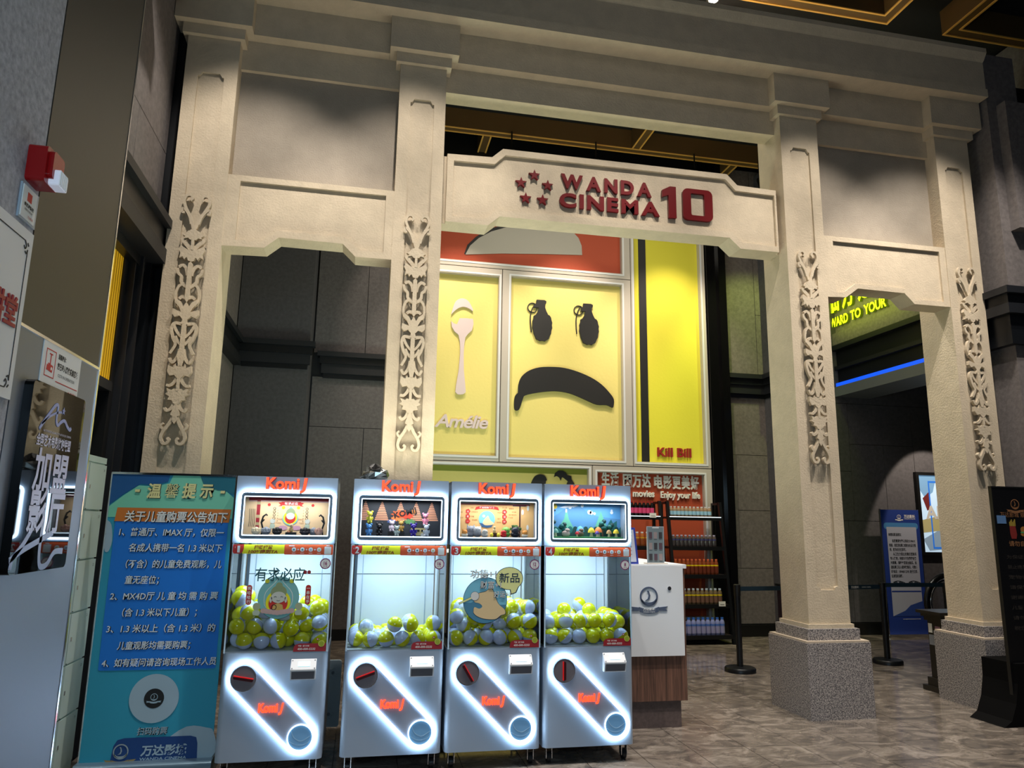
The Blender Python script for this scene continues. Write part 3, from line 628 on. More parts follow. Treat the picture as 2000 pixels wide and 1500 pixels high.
# ================================================================== CAPSULE MACHINES
W_ = .65
MF = front(0)
capsule = {}
def make_machine():
    t = thing('capsule_machine', 'm', 'capsule machine', (0, 5.13, 0))
    kw = dict(parent=t, world=False)
    plan = lambda: rrect(0, W_, 0, .66, .035)
    b = MB(); b.poly(top(0), plan(), .11, .758, MACH); b.build('base_cabinet', smooth_=True, **kw)
    # luminous track
    def pill(r, n=14):
        (ax, az), (bx, bz) = (.141, .608), (.510, .246); a = math.atan2(bz-az, bx-ax)
        out = [(bx+r*math.cos(a-PI/2+PI*i/n), bz+r*math.sin(a-PI/2+PI*i/n)) for i in range(n+1)]
        return out+[(ax+r*math.cos(a+PI/2+PI*i/n), az+r*math.sin(a+PI/2+PI*i/n)) for i in range(n+1)]
    b = MB(); b.poly(MF, [pill(.103), pill(.088)], .0, .022, LED); b.build('luminous_track', **kw)
    b = MB(); b.poly(MF, pill(.0865), 0, .016, PLATE); pl_ = b.build('track_plate', **kw)
    b = MB(); b.disc(MF, .510, .246, .074, .016, .018, mat('hatch_blue', (.42, .60, .75), .25, em=((.35, .55, .72), .25)))
    b.ring(MF, .510, .246, .080, .074, .016, .024, LEDT); b.ribbon(MF, [(.455, .285), (.475, .245), (.52, .225), (.575, .255)], .004, .018, .0195, mat('hatch_line', (.65, .8, .9), .3))
    b.ribbon(MF, [(.447, .225), (.49, .203), (.54, .205), (.572, .225)], .003, .018, .0195, mat('hatch_line', (.65, .8, .9), .3))
    b.build('prize_hatch', smooth_=False, **kw)
    b = MB(); b.text(MF, 'Komi', .244, .405, .072, REDL, w=.017, depth=.01, width=.118, bold=.035, res=3); b.text(MF, 'J', .368, .405, .072, REDL, w=.017, depth=.01, width=.03, bold=.035, res=3, shear=.2)
    b.build('lettering', **kw)
    # payment unit, wedge shaped
    b = MB(); u0_, u1_ = .425, .583
    pr = [(0, .717), (-.05, .66), (-.05, .652), (-.035, .595), (0, .595)]
    b.add([(u0_, y, z) for y, z in pr]+[(u1_, y, z) for y, z in pr], [(0, 1, 2, 3, 4), (9, 8, 7, 6, 5)]+[(i, i+5, (i+1) % 5+5, (i+1) % 5) for i in range(5)], WHITEP)
    fs_ = Fr((0, -.0005, .7175), (1, 0, 0), (0, .05, .057), (0, -.75, .66)); fs_.V = Vector((0, .05, .057)).normalized()
    b.build('payment_unit', **kw)
    pu = bpy.data.objects[-1] if False else [c for c in t.children if c.name.startswith('payment_unit')][0]
    b = MB(); b.rect(fs_, .470, .543, -.054, -.022, 0, .002, SCREEN); b.build('display', pu, world=False)
    b = MB()
    for su in (.434, .574):
        for sv in (-.068, -.012): b.disc(fs_, su, sv, .004, 0, .002, FRAMEG, 8)
    b.build('screw', pu, world=False)
    b = MB(); b.add([(u0_+.008, -.0512, .648), (u1_-.008, -.0512, .648), (u1_-.008, -.0372, .600), (u0_+.008, -.0372, .600)], [(0, 1, 2, 3)], mat('reader_dark', (.30, .31, .34), .35)); b.build('reader_window', pu, world=False)
    # knob
    b = MB(); b.disc(MF, 0, 0, .074, 0, .008, mat('knob_grey', (.50, .48, .51), .35, .3), 40); b.ring(MF, 0, 0, .078, .0735, 0, .010, CHROME, 40)
    k = b.build('knob', **kw); k.location = (.141, -.016, .608)
    b = MB(); b.poly(MF, rrect(-.062, .062, -.010, .010, .0095), .008, .02, mat('knob_bar_dark', (.28, .06, .10), .3)); b.poly(MF, rrect(-.062, .062, .006, .0115, .0025, 2), .008, .0215, REDD)
    kb_ = b.build('knob_bar', k, world=False)
    for cx_ in (.055, .595):
        for cy__ in (.07, .58):
            b = MB(); b.box(cx_-.028, cx_+.028, cy__-.03, cy__+.03, .098, .11, CHROME); b.box(cx_-.022, cx_-.018, cy__-.02, cy__+.025, .03, .098, CHROME); b.box(cx_+.018, cx_+.022, cy__-.02, cy__+.025, .03, .098, CHROME)
            c = b.build('caster', **kw)
            b = MB(); b.cyl((cx_-.013, cy__+.005, .035), (cx_+.013, cy__+.005, .035), .035, BLACKM, 18); b.build('wheel', c, world=False, smooth_=True)
    # display window: floor, back, posts
    b = MB(); b.box(.006, .644, .004, .655, .758, .768, WHITEP); b.box(.03, .62, .54, .56, .768, 1.44, WHITEP); b.box(.03, .62, .537, .54, 1.213, 1.217, FRAMEG); b.box(.03, .05, .535, .54, .768, 1.44, FRAMEG)
    b.box(.09, .094, .536, .54, .768, 1.44, mat('seam_grey', (.60, .66, .74), .5)); b.box(.556, .56, .536, .54, .768, 1.44, mat('seam_grey', (.60, .66, .74), .5))
    b.build('window_back', **kw)
    b = MB()
    for x0, x1 in ((.004, .022), (.628, .646)): b.box(x0, x1, .52, .66, .758, 1.445, WHITEP)
    for x0, x1 in ((.003, .012), (.638, .647)): b.box(x0, x1, .003, .012, .758, 1.445, mat('post_clear', (.78, .88, .95), .15))
    b.build('corner_posts', **kw)
    b = MB(); b.box(.012, .638, .003, .006, .758, 1.445, GLASS); b.build('front_pane', **kw)
    for x in (.005, .642): b = MB(); b.box(x, x+.003, .012, .52, .758, 1.445, GLASS); b.build('side_pane', **kw)
    # price strip
    b = MB(); f = MF
    b.poly(f, [(.068, 1.378), (.335, 1.378), (.335, 1.437), (.068, 1.437)], .0015, None, YINK)
    b.poly(f, [(.008, 1.437), (.076, 1.437), (.076, 1.41), (.070, 1.39), (.055, 1.378), (.018, 1.378), (.008, 1.388)], .002, None, RED)
    b.poly(f, rrect(.331, .645, 1.374, 1.44, .006, 2), .002, None, ORNG)
    b.poly(f, rrect(.588, .632, 1.378, 1.427, .004, 2), .0025, None, WINK)
    b.text(f, '扫码扭蛋', .198, 1.4105, .027, BROWNI, w=.003, align='C', width=.118, bold=.04, shear=.15)
    b.text(f, '100%得到TA', .198, 1.3825, .026, BROWNI, w=.003, align='C', width=.185, bold=.04, shear=.15)
    for i_, u in enumerate((.392, .446, .500, .554)):
        b.disc(f, u, 1.407, .0145, .003, None, WINK, 20)
        b.disc(f, u, 1.407, .006, .0035, None, (pm('icon_teal', (.25, .5, .55)), pm('icon_teal', (.25, .5, .55)), pm('icon_lilac', (.72, .70, .82)), pm('icon_cream', (.85, .82, .5)))[i_], 12)
        b.rect(f, u-.012, u+.012, 1.3825, 1.3855, .003, None, WINK)
        if i_ < 3: b.disc(f, u+.027, 1.407, .005, .003, None, WINK, 10)
    b.rect(f, .36, .395, 1.428, 1.433, .003, None, WINK); b.rect(f, .60, .622, 1.431, 1.436, .003, None, WINK)
    b.build('instruction_strip', fix=False, **kw)
    # phone tag
    b = MB(); b.poly(f, [(.43, .762), (.636, .762), (.636, .812), (.47, .812), (.445, .806), (.433, .792)], .0015, None, CRED)
    b.text(f, '400-000-5232', .457, .772, .018, WINK, w=.003, width=.112, bold=.02, shear=.15); b.text(f, '客服：服务热线', .46, .793, .011, WINK, w=.003, width=.07, bold=.02)
    b.disc(f, .606, .81, .020, .003, None, pm('tag_lime', (.86, .88, .40)), 20); b.disc(f, .606, .81, .0165, .0035, None, pm('tag_olive', (.62, .68, .18)), 20); b.disc(f, .58, .838, .008, .003, None, CRED, 12); b.disc(f, .58, .838, .0035, .0035, None, WINK, 10)
    b.build('phone_tag', fix=False, **kw)
    # header box with an opening
    b = MB(); zb_, zt_ = 1.446, 1.883
    op = rrect(.060, .600, 1.500, 1.747, .006, 2)
    b.poly(MF, [rrect(0, W_, zb_, zt_, .004, 2), op], -.02, 0, MACH)
    b.box(0, W_, .02, .60, zt_-.02, zt_, MACH); b.box(0, W_, .02, .60, zb_, zb_+.02, MACH); b.box(0, .02, .02, .60, zb_, zt_, MACH); b.box(W_-.02, W_, .02, .60, zb_, zt_, MACH); b.box(0, W_, .58, .60, zb_, zt_, MACH)
    b.build('header_box', **kw)
    b = MB(); b.poly(MF, [rrect(.022, .638, 1.456, 1.790, .040), rrect(.037, .624, 1.471, 1.775, .026)], 0, .020, LED); b.build('luminous_frame', **kw)
    b = MB(); b.poly(MF, [rrect(.0375, .6235, 1.4715, 1.7745, .024), op], 0, .016, FRAMEG); b.poly(MF, [rrect(.055, .606, 1.494, 1.752, .006, 2), rrect(.061, .600, 1.501, 1.746, .004, 2)], .016, .019, LEDT)
    b.build('dark_frame', **kw)
    b = MB(); b.text(MF, 'Komi', .187, 1.802, .104, mat('red_side', (.6, .04, .04), .5, em=((.62, .03, .03), .5)), w=.0, depth=.028, width=.213, bold=.038, res=3); b.text(MF, 'Komi', .187, 1.802, .104, REDL, w=.029, width=.213, bold=.03, res=3)
    b.text(MF, 'J', .405, 1.802, .104, mat('red_side', (.6, .04, .04), .5), w=.0, depth=.028, width=.048, bold=.038, res=3, shear=.15); b.text(MF, 'J', .405, 1.802, .104, REDL, w=.029, width=.046, bold=.03, res=3, shear=.1)
    b.build('lettering', fix=False, **kw)
    # diorama stage
    b = MB(); b.box(.06, .60, .02, .26, 1.480, 1.5, pm('stage_floor', (.30, .28, .30))); b.box(.06, .60, .02, .10, 1.7465, 1.76, FRAMEG); b.build('stage', **kw)
    return t
M0 = make_machine()
XM = (-.812, -.053, .619, 1.290)
LBL = ('number one capsule machine at the left, Buddha print on its glass, full of capsules', 'number two capsule machine with the emptiest window, right of the gap',
       'number three capsule machine with a yellow speech bubble on its glass', 'number four capsule machine at the right end of the row beside the counter')
ANG = (-10, 19, -58, 90); PRICE = ('16', '16', '12', '8')
MS = [M0]+[copy_tree(M0) for _ in range(3)]
DR = pm('price_purple', (.55, .12, .38))
for i, m in enumerate(MS):
    m.location = (XM[i], 5.13, 0); m['label'] = LBL[i]; m['group'] = 'row of capsule machines'
    for c in m.children:
        if c.name.startswith('knob'):
            c.rotation_euler = (0, -math.radians(ANG[i]), 0)
    b = MB(); b.text(MF, str(i+1), .044, 1.387, .058, WINK, w=.003, align='C', width=.016 if i == 0 else .026, bold=.03, res=3); b.rect(MF, .021, .023, 1.413, 1.424, .003, None, WINK); b.build('number', m, world=False, fix=False)
    b = MB(); cu, cv = .600, 1.317
    b.poly(MF, [(cu+(.037 if k % 2 else .0335)*math.cos(PI*k/20), cv+(.037 if k % 2 else .0335)*math.sin(PI*k/20)) for k in range(40)], .0015, None, DR)
    b.disc(MF, cu, cv, .029, .002, None, WINK, 28); b.text(MF, PRICE[i], cu, cv-.008, .031, DR, w=.003, align='C', bold=.03, res=3, sx=.85)
    b.rect(MF, cu-.012, cu-.004, cv-.018, cv-.015, .003, None, DR); b.rect(MF, cu+.003, cu+.012, cv-.018, cv-.015, .003, None, DR)
    b.build('price_sticker', m, world=False, fix=False)
    area(XM[i]+.33, 5.13+.22, 1.440, .48, .34, 5.5, (.52, .77, 1))
    area(XM[i]+.33, 5.13+.065, 1.735, .46, .08, 1.5, (.95, .97, 1))

# pictures on the glass
m = MS[0]; b = MB(); TEAL = pm('teal', (.50, .76, .76)); TEALD = pm('teal_dark', (.14, .36, .38)); SK = pm('stone_face', (.80, .82, .78)); HAIR = pm('sage_hair', (.55, .62, .45)); PETAL = pm('petal', (.78, .66, .64))
f = MF; cu, cv = .316, 1.10
b.text(f, '有求必应', cu, 1.212, .092, TEALD, w=.004, align='C', width=.315, bold=.012)
b.disc(f, cu, cv, .130, .0018, None, TEALD, 40, .134); b.disc(f, cu, cv, .128, .002, None, TEAL, 40, .132)
drop = lambda s, dv=0: smooth([(cu, cv+.125*s+dv), (cu+.03*s, cv+.085*s+dv), (cu+.078*s, cv+.03*s+dv), (cu+.080*s, cv-.04*s+dv), (cu+.04*s, cv-.085*s+dv), (cu, cv-.095*s+dv), (cu-.04*s, cv-.085*s+dv), (cu-.080*s, cv-.04*s+dv), (cu-.078*s, cv+.03*s+dv), (cu-.03*s, cv+.085*s+dv), (cu, cv+.125*s+dv)], 3)[:-1]
b.poly(f, drop(1.08), .0024, None, WINK); b.poly(f, drop(1.04), .0028, None, TEAL)
b.disc(f, cu, cv-.03, .078, .0032, None, YINK, 32); b.disc(f, cu, cv-.035, .06, .0036, None, RED, 32)
b.disc(f, cu, cv+.035, .05, .004, None, HAIR, 26, .042); b.disc(f, cu, cv+.075, .022, .0042, None, HAIR, 20); b.disc(f, cu, cv+.002, .046, .0044, None, SK, 28, .036)
for sg in (-1, 1):
    b.disc(f, cu+sg*.047, cv-.012, .008, .0044, None, SK, 14, .02); b.ribbon(f, [(cu+sg*.028, cv+.003), (cu+sg*.020, cv+.008), (cu+sg*.012, cv+.003)], .002, .0046, .005, INK)
    b.disc(f, cu+sg*.077, cv+.105, .014, .003, None, pm('clover', (.80, .82, .2)), 16)
b.ribbon(f, [(cu-.01, cv-.016), (cu, cv-.02), (cu+.01, cv-.016)], .002, .0046, .005, INK)
b.poly(f, [(cu-.038, cv-.085), (cu-.028, cv-.045), (cu, cv-.034), (cu+.028, cv-.045), (cu+.038, cv-.085)], .0044, None, pm('robe_gold', (.80, .68, .38)))
b.ring(f, cu-.025, cv-.06, .018, .0135, .0048, None, INK, 22)
for k in range(-4, 5): b.disc(f, cu+k*.022, cv-.094-abs(k)*-.003, .019, .005+.0002*k, None, PETAL, 16, .016)
for sg in (-1, 1):
    b.poly(f, rrect(cu+sg*.185-.017, cu+sg*.185+.017, cv-.045, cv+.08, .016), .003, None, RED)
    for k, ch in enumerate('笑哈哈行' if sg < 0 else '一串在手'): b.text(f, ch, cu+sg*.185, cv+.05-k*.028, .024, WINK, w=.004, align='C', bold=.02)
    b.disc(f, cu+sg*.132, cv-.055, .024, .0052, None, pm('sage_skin', (.68, .72, .58)), 20); b.poly(f, rrect(cu+sg*.132-.022, cu+sg*.132+.022, cv-.11, cv-.078, .012), .0052, None, pm('sage_robe', (.72, .78, .70)))
b.disc(f, .474, 1.262, .012, .004, None, CRED, 18); b.disc(f, .499, 1.262, .012, .004, None, CRED, 18)
b.build('glass_print', m, world=False, fix=False)
m = MS[2]; b = MB(); SKY = pm('print_sky', (.50, .80, .90)); NAVY = pm('print_navy', (.12, .22, .32)); CR = pm('print_cream', (.93, .82, .62)); LIME = pm('print_lime', (.96, .97, .66)); SEA = pm('print_sea', (.30, .55, .68))
cu, cv = .253, 1.076
b.disc(f, cu, cv, .154, .0015, None, NAVY, 44); b.disc(f, cu, cv, .1505, .002, None, SKY, 44)
b.poly(f, [(cu+.1495*math.cos(PI+.1+(PI-.3)*k/20), cv+.1495*math.sin(PI+.1+(PI-.3)*k/20)) for k in range(21)]+[(cu+.10, cv-.03), (cu+.05, cv-.01), (cu, cv-.02), (cu-.05, cv), (cu-.1, cv-.015)], .0024, None, SEA)
body = smooth([(cu-.08, cv-.08), (cu-.075, cv-.045), (cu-.04, cv-.055), (cu-.02, cv-.04), (cu-.04, cv-.02), (cu-.075, cv-.01), (cu-.07, cv+.02), (cu-.05, cv+.045), (cu, cv+.058), (cu+.025, cv+.075), (cu+.045, cv+.075), (cu+.06, cv+.05), (cu+.09, cv-.02), (cu+.135, cv-.06), (cu+.14, cv-.09), (cu+.11, cv-.10), (cu+.07, cv-.125), (cu-.01, cv-.12), (cu-.06, cv-.10), (cu-.08, cv-.08)], 4)[:-1]
b.poly(f, [(cu+(x-cu)*1.03, cv-.03+(y-cv+.03)*1.04) for x, y in body], .0028, None, NAVY); b.poly(f, body, .0032, None, CR)
b.ribbon(f, [(.07, 1.055), (.155, 1.092)], .016, .0036, .0038, NAVY); b.ribbon(f, [(.072, 1.056), (.155, 1.092)], .012, .004, .0042, LIME)
b.disc(f, .180, 1.105, .0305, .004, None, NAVY, 26); b.disc(f, .180, 1.105, .0285, .0044, None, WINK, 26)
b.disc(f, .42, 1.222, .098, .0045, None, NAVY, 36, .078); b.poly(f, [(.42, 1.165), (.43, 1.112), (.47, 1.125), (.49, 1.17)], .0047, None, NAVY)
b.disc(f, .42, 1.222, .094, .005, None, LIME, 36, .074); b.poly(f, [(.425, 1.165), (.436, 1.12), (.465, 1.13), (.484, 1.17)], .0053, None, LIME)
b.text(f, '新品', .42, 1.20, .07, NAVY, w=.0056, align='C', width=.145, bold=.01)
for s_, u, v, sz, wd in (('功德+1', .145, 1.228, .062, .18), ('财富+1', .215, 1.158, .054, .145), ('好运+1', .31, 1.098, .046, .118)):
    b.text(f, s_, u, v, sz, NAVY, w=.0058, width=wd*1.02, bold=.028); b.text(f, s_, u+.002, v+.001, sz, WINK, w=.0066, width=wd, bold=.006)
b.build('glass_print', m, world=False, fix=False)

# backdrops of the four header stages
def backdrop(i, base, draw):
    b = MB(); g = front(.165); b.rect(g, .021, .629, 1.49, 1.765, -.005, 0, base); draw(b, g); b.build('backdrop', MS[i], world=False, fix=False)
PEACH = pm('peach', (.93, .80, .62))
def d1(b, g):
    b.rect(g, .06, .60, 1.728, 1.75, .001, None, CRED); b.rect(g, .06, .60, 1.72, 1.728, .0015, None, PETAL)
    b.rect(g, .115, .138, 1.5, 1.73, .002, None, CRED)
    for v in (1.56, 1.61, 1.70): b.rect(g, .115, .138, v, v+.02, .0024, None, pm('bead', (.75, .68, .5)))
    for k in range(4): b.ribbon(g, [(.07+.011*k, 1.55), (.073+.011*k, 1.60), (.07+.011*k, 1.67)], .003, .002, .0022, INK)
    b.poly(g, [(.255, 1.715), (.27, 1.70), (.255, 1.69), (.28, 1.693), (.28, 1.718)], .0025, None, RED); b.poly(g, [(.425, 1.715), (.41, 1.70), (.425, 1.69), (.40, 1.693), (.40, 1.718)], .0025, None, RED)
    b.rect(g, .275, .405, 1.698, 1.722, .003, None, RED); b.text(g, '有求必应', .34, 1.7025, .02, WINK, w=.004, align='C', width=.09, bold=.02)
    b.poly(g, smooth([(.34, 1.692), (.365, 1.66), (.39, 1.625), (.385, 1.585), (.34, 1.56), (.295, 1.585), (.29, 1.625), (.315, 1.66), (.34, 1.692)], 4)[:-1], .003, None, TEAL)
    b.disc(g, .34, 1.615, .046, .0035, None, YINK, 24); b.disc(g, .34, 1.61, .035, .004, None, RED, 24); b.disc(g, .34, 1.648, .03, .0046, None, HAIR, 20); b.disc(g, .34, 1.625, .028, .005, None, SK, 22, .023)
    for sg in (-1, 1):
        b.disc(g, .34+sg*.145, 1.70, .010, .003, None, RED, 14); b.disc(g, .34+sg*.05, 1.682, .011, .003, None, YINK, 14); b.disc(g, .34+sg*.115, 1.59, .017, .003, None, SK, 18); b.poly(g, rrect(.34+sg*.115-.016, .34+sg*.115+.016, 1.54, 1.572, .01), .003, None, pm('sage_robe', (.72, .78, .70)))
        for k in range(4): b.disc(g, .34+sg*.108, 1.675-.022*k, .009, .003, None, INK, 14); b.disc(g, .34+sg*.108, 1.675-.022*k, .006, .0035, None, PEACH, 12)
        for k in range(5): b.text(g, '好运连连来'[k], .34+sg*.085+sg*.0, 1.66-.018*k, .008, INK, w=.003, align='C')
        b.text(g, '万事如意', .34+sg*.07, 1.60, .009, BROWNI, w=.003, align='C'); b.text(g, '平安喜乐', .34+sg*.075, 1.575, .009, BROWNI, w=.003, align='C')
        b.disc(g, .34+sg*.045, 1.545, .03, .003, None, pm('lotus_lilac', (.80, .62, .70)), 18, .016)
backdrop(0, PEACH, d1)
BRK = pm('brick_glow', (.88, .62, .48)); DARKW = pm('dark_wall', (.17, .19, .22))
def d2(b, g):
    for u in (.20, .33, .44, .55, .085):
        for k in range(11):
            v = 1.735-k*.012; h = .006+.0042*k
            b.rect(g, u-h, min(.598, u+h), v-.008, v, .001, None, BRK)
    for k, (u, v, r, c) in enumerate(((.33, 1.65, .07, (.85, .35, .15)), (.30, 1.62, .04, (.95, .5, .25)), (.38, 1.64, .05, (.80, .25, .15)), (.40, 1.60, .045, (.35, .55, .35)), (.27, 1.60, .035, (.30, .40, .62)), (.42, 1.67, .03, (.95, .55, .2)))):
        b.poly(g, [(u+r*(1 if j % 2 else .7)*math.cos(j*PI/9+k), v+r*.5*(1 if j % 2 else .6)*math.sin(j*PI/9+k)) for j in range(18)], .002+.0003*k, None, pm('splash%d' % k, c))
    g2 = Fr(g.p(0, 0, 0), (.966, 0, .259), (-.259, 0, .966), g.N)
    b.text(g2, 'KOMIJ', .70, 1.492, .055, INK, w=.006, width=.16, bold=.03)
backdrop(1, DARKW, d2)
AMB = pm('amber', (.93, .74, .48))
def d3(b, g):
    b.rect(g, .06, .60, 1.735, 1.75, .001, None, pm('roof_tile', (.60, .62, .58))); b.rect(g, .06, .60, 1.728, 1.735, .001, None, CRED)
    b.rect(g, .52, .53, 1.5, 1.73, .002, None, pm('post_brown', (.30, .12, .10))); b.rect(g, .47, .57, 1.722, 1.728, .002, None, NAVY)
    b.poly(g, [(.20, 1.712), (.24, 1.722), (.32, 1.722), (.36, 1.712), (.37, 1.69), (.345, 1.697), (.32, 1.70), (.24, 1.70), (.215, 1.697), (.19, 1.69)], .003, None, RED); b.text(g, '好运连连好好来', .28, 1.7055, .014, WINK, w=.004, align='C', width=.11, bold=.02)
    b.disc(g, .28, 1.625, .06, .003, None, SKY, 30); b.poly(g, [(.225, 1.60), (.28, 1.59), (.335, 1.60), (.315, 1.57), (.28, 1.565), (.245, 1.57)], .0035, None, pm('sea_deep', (.22, .38, .55)))
    b.poly(g, smooth([(.25, 1.595), (.255, 1.615), (.275, 1.64), (.29, 1.65), (.305, 1.62), (.335, 1.595), (.31, 1.585), (.27, 1.583), (.25, 1.595)], 3)[:-1], .004, None, CR); b.disc(g, .257, 1.648, .01, .004, None, WINK, 14)
    for u, w in ((.14, '大发一'), (.41, '快招财')):
        for k in range(3): b.disc(g, u, 1.68-.035*k, .019, .003, None, CRED, 5); b.disc(g, u, 1.68-.035*k, .016, .0035, None, RED, 14); b.text(g, w[k], u, 1.673-.035*k, .016, WINK, w=.004, align='C')
    for k, (u, v, s_) in enumerate(((.17, 1.70, '冲鸭'), (.19, 1.672, '好事发生'), (.175, 1.64, '暴富'), (.19, 1.615, '加油呀'), (.09, 1.67, '暴富'), (.09, 1.63, '不焦虑'), (.41, 1.705, '开心果'), (.375, 1.67, '好运气'), (.37, 1.625, '躺平'), (.46, 1.70, '发发发'), (.48, 1.675, '不内耗'), (.47, 1.655, '有好事发生'), (.455, 1.635, '不加班'), (.37, 1.60, '旺旺旺'))):
        b.text(g, s_, u, v, .012, BROWNI, w=.003, align='C')
    for u, v in ((.545, 1.68), (.585, 1.71), (.583, 1.57)): b.disc(g, u, v, .009, .003, None, WINK, 14, .02)
backdrop(2, AMB, d3)
SKYB = pm('sky_blue', (.38, .66, .88)); MTN = pm('mountain', (.35, .58, .78)); MTG = pm('mountain_green', (.40, .72, .62)); CLD = pm('cloud', (.90, .94, .98)); GRS = pm('grass', (.28, .62, .36)); FOR = pm('forest', (.12, .42, .42)); FORD = pm('forest_dark', (.08, .26, .26))
def d4(b, g):
    b.poly(g, [(.06, 1.62), (.15, 1.68), (.2, 1.715), (.28, 1.745), (.33, 1.72), (.38, 1.68), (.45, 1.66), (.629, 1.64), (.629, 1.5), (.03, 1.5)], .001, None, MTN)
    b.poly(g, [(.155, 1.72), (.2, 1.735), (.25, 1.738), (.28, 1.745), (.30, 1.735), (.26, 1.722), (.24, 1.728), (.2, 1.715)], .0014, None, CLD)
    for pts, mm in (([(.14, 1.56), (.19, 1.64), (.2, 1.685), (.215, 1.685), (.225, 1.64), (.27, 1.56)], MTG), ([(.30, 1.56), (.35, 1.67), (.36, 1.7), (.37, 1.66), (.42, 1.6), (.44, 1.56)], MTN), ([(.42, 1.56), (.46, 1.66), (.475, 1.70), (.49, 1.66), (.53, 1.56)], MTG), ([(.5, 1.55), (.54, 1.62), (.555, 1.64), (.57, 1.61), (.6, 1.63), (.6, 1.54)], FOR), ([(.06, 1.56), (.075, 1.64), (.1, 1.60), (.13, 1.56)], FOR)):
        b.poly(g, pts, .002, None, mm)
    b.rect(g, .2, .212, 1.685, 1.71, .0024, None, WINK)
    for u, v, r in ((.385, 1.69, .016), (.40, 1.685, .014), (.425, 1.68, .01), (.56, 1.69, .012), (.56, 1.705, .008), (.235, 1.725, .014), (.33, 1.735, .012)): b.disc(g, u, v, r, .003, None, CLD, 14)
    b.disc(g, .118, 1.728, .018, .003, None, pm('balloon', (.95, .82, .25)), 18); b.rect(g, .114, .124, 1.693, 1.703, .003, None, INK)
    b.rect(g, .021, .629, 1.49, 1.56, .004, None, FORD)
    for k in range(16): b.disc(g, .035+.04*k, 1.56, .02, .0045, None, FOR if k % 2 else FORD, 12, .025)
backdrop(3, SKYB, d4)
b = MB(); b.box(.062, .598, .03, .24, 1.5, 1.512, GRS); b.build('grass_floor', MS[3], world=False)

# small display figures standing on the header stages
def fig(name, label, cat, x, y, z, group, pieces):
    t = thing(name, label, cat, (x, 5.13+(y-5.13)*.7, z), group)
    for pn, fn in pieces:
        b = MB(); fn(b); b.build(pn, t, world=False, smooth_=True)
    return t
def bear(i, u, d, z, h, col, nm):
    c = mat('toy_'+nm.replace(' ', '_'), col, .18, coat=.4); s = h/.1
    def body(b): b.ell((0, 0, .032*s), .019*s, .016*s, .026*s, c); b.ell((-.012*s, -.004*s, .010*s), .009*s, .012*s, .012*s, c); b.ell((.012*s, -.004*s, .010*s), .009*s, .012*s, .012*s, c); b.ell((-.021*s, -.003*s, .038*s), .007*s, .007*s, .015*s, c); b.ell((.021*s, -.003*s, .038*s), .007*s, .007*s, .015*s, c)
    def head(b): b.ell((0, 0, .075*s), .022*s, .019*s, .019*s, c); b.ell((-.019*s, 0, .092*s), .009*s, .005*s, .009*s, c); b.ell((.019*s, 0, .092*s), .009*s, .005*s, .009*s, c); b.ell((0, -.018*s, .071*s), .008*s, .006*s, .006*s, c)
    fig('toy_bear', nm+' round-eared toy bear in the brick-wall stage of machine two', 'toy', XM[i]+u, 5.13+d, z, 'toy bears in the second machine header', (('body', body), ('head', head)))
bear(1, .115, .10, 1.5, .085, (.35, .62, .88), 'blue'); bear(1, .117, .13, 1.586, .085, (.88, .85, .25), 'yellow'); bear(1, .185, .12, 1.5, .09, (.08, .08, .09), 'black')
bear(1, .272, .17, 1.53, .08, (.88, .82, .88), 'lilac-white'); bear(1, .335, .17, 1.53, .08, (.70, .55, .25), 'gold and black'); bear(1, .305, .09, 1.5, .075, (.70, .76, .74), 'mint-grey')
bear(1, .42, .10, 1.5, .092, (.22, .14, .62), 'violet and blue'); bear(1, .51, .10, 1.5, .085, (.85, .88, .92), 'pearl-white'); bear(1, .503, .15, 1.578, .085, (.90, .55, .65), 'pink')
b = MB(); b.box(-.055, .055, -.03, .03, 0, .03, pm('bench_black', (.1, .1, .1))); t = thing('display_bench', 'small dark bench under the lilac-white and gold toy bears', 'bench', (XM[1]+.303, 5.25, 1.5)); b.build('bench_top', t, world=False)
def van(b): b.poly(front(.0), rrect(-.05, .05, .0, .05, .01), -.04, 0, pm('van_cream', (.86, .80, .55)))
def wins(b):
    for k in range(3): b.rect(front(-.001), -.04+.03*k, -.02+.03*k, .025, .04, 0, .002, INK)
def whl(b):
    for u in (-.03, .03): b.disc(front(-.001), u, .004, .012, 0, .004, WINK, 14)
fig('toy_van', 'cream toy camper van behind the violet bear', 'toy', XM[1]+.455, 5.27, 1.506, None, (('body', van), ('windows', wins), ('wheels', whl)))
def beast(u, d, h, col, nm, col2=None, ears=True, z=1.5):
    c = mat('toy_'+nm.replace(' ', '_'), col, .3); c2 = mat('toy2_'+nm.replace(' ', '_'), col2 or col, .3); s = h/.08
    def body(b): b.ell((0, 0, .022*s), .034*s, .026*s, .022*s, c2)
    def head(b):
        b.ell((0, -.004*s, .048*s), .030*s, .024*s, .026*s, c)
        if ears:
            for sg in (-1, 1): b.cyl((sg*.018*s, 0, .062*s), (sg*.024*s, 0, .082*s), .009*s, c, 8, .001)
    def face(b):
        for sg in (-1, 1): b.ell((sg*.010*s, -.027*s, .050*s), .0025*s, .002*s, .0025*s, INK, 6, 4)
    fig('toy_animal', nm+' round toy animal on the amber stage of machine three', 'toy', XM[2]+u, 5.13+d, z, 'toy animals in the third machine header', (('body', body), ('head', head), ('eyes', face)))
beast(.105, .08, .055, (.92, .60, .25), 'orange pointed-ear', (.92, .88, .80)); beast(.155, .15, .085, (.62, .64, .68), 'large grey'); beast(.20, .12, .08, (.82, .83, .84), 'white and grey', (.55, .56, .58))
beast(.25, .09, .06, (.82, .80, .76), 'cream', ears=False); beast(.385, .08, .055, (.85, .12, .14), 'red', ears=False); beast(.41, .15, .08, (.50, .75, .35), 'green', ears=False)
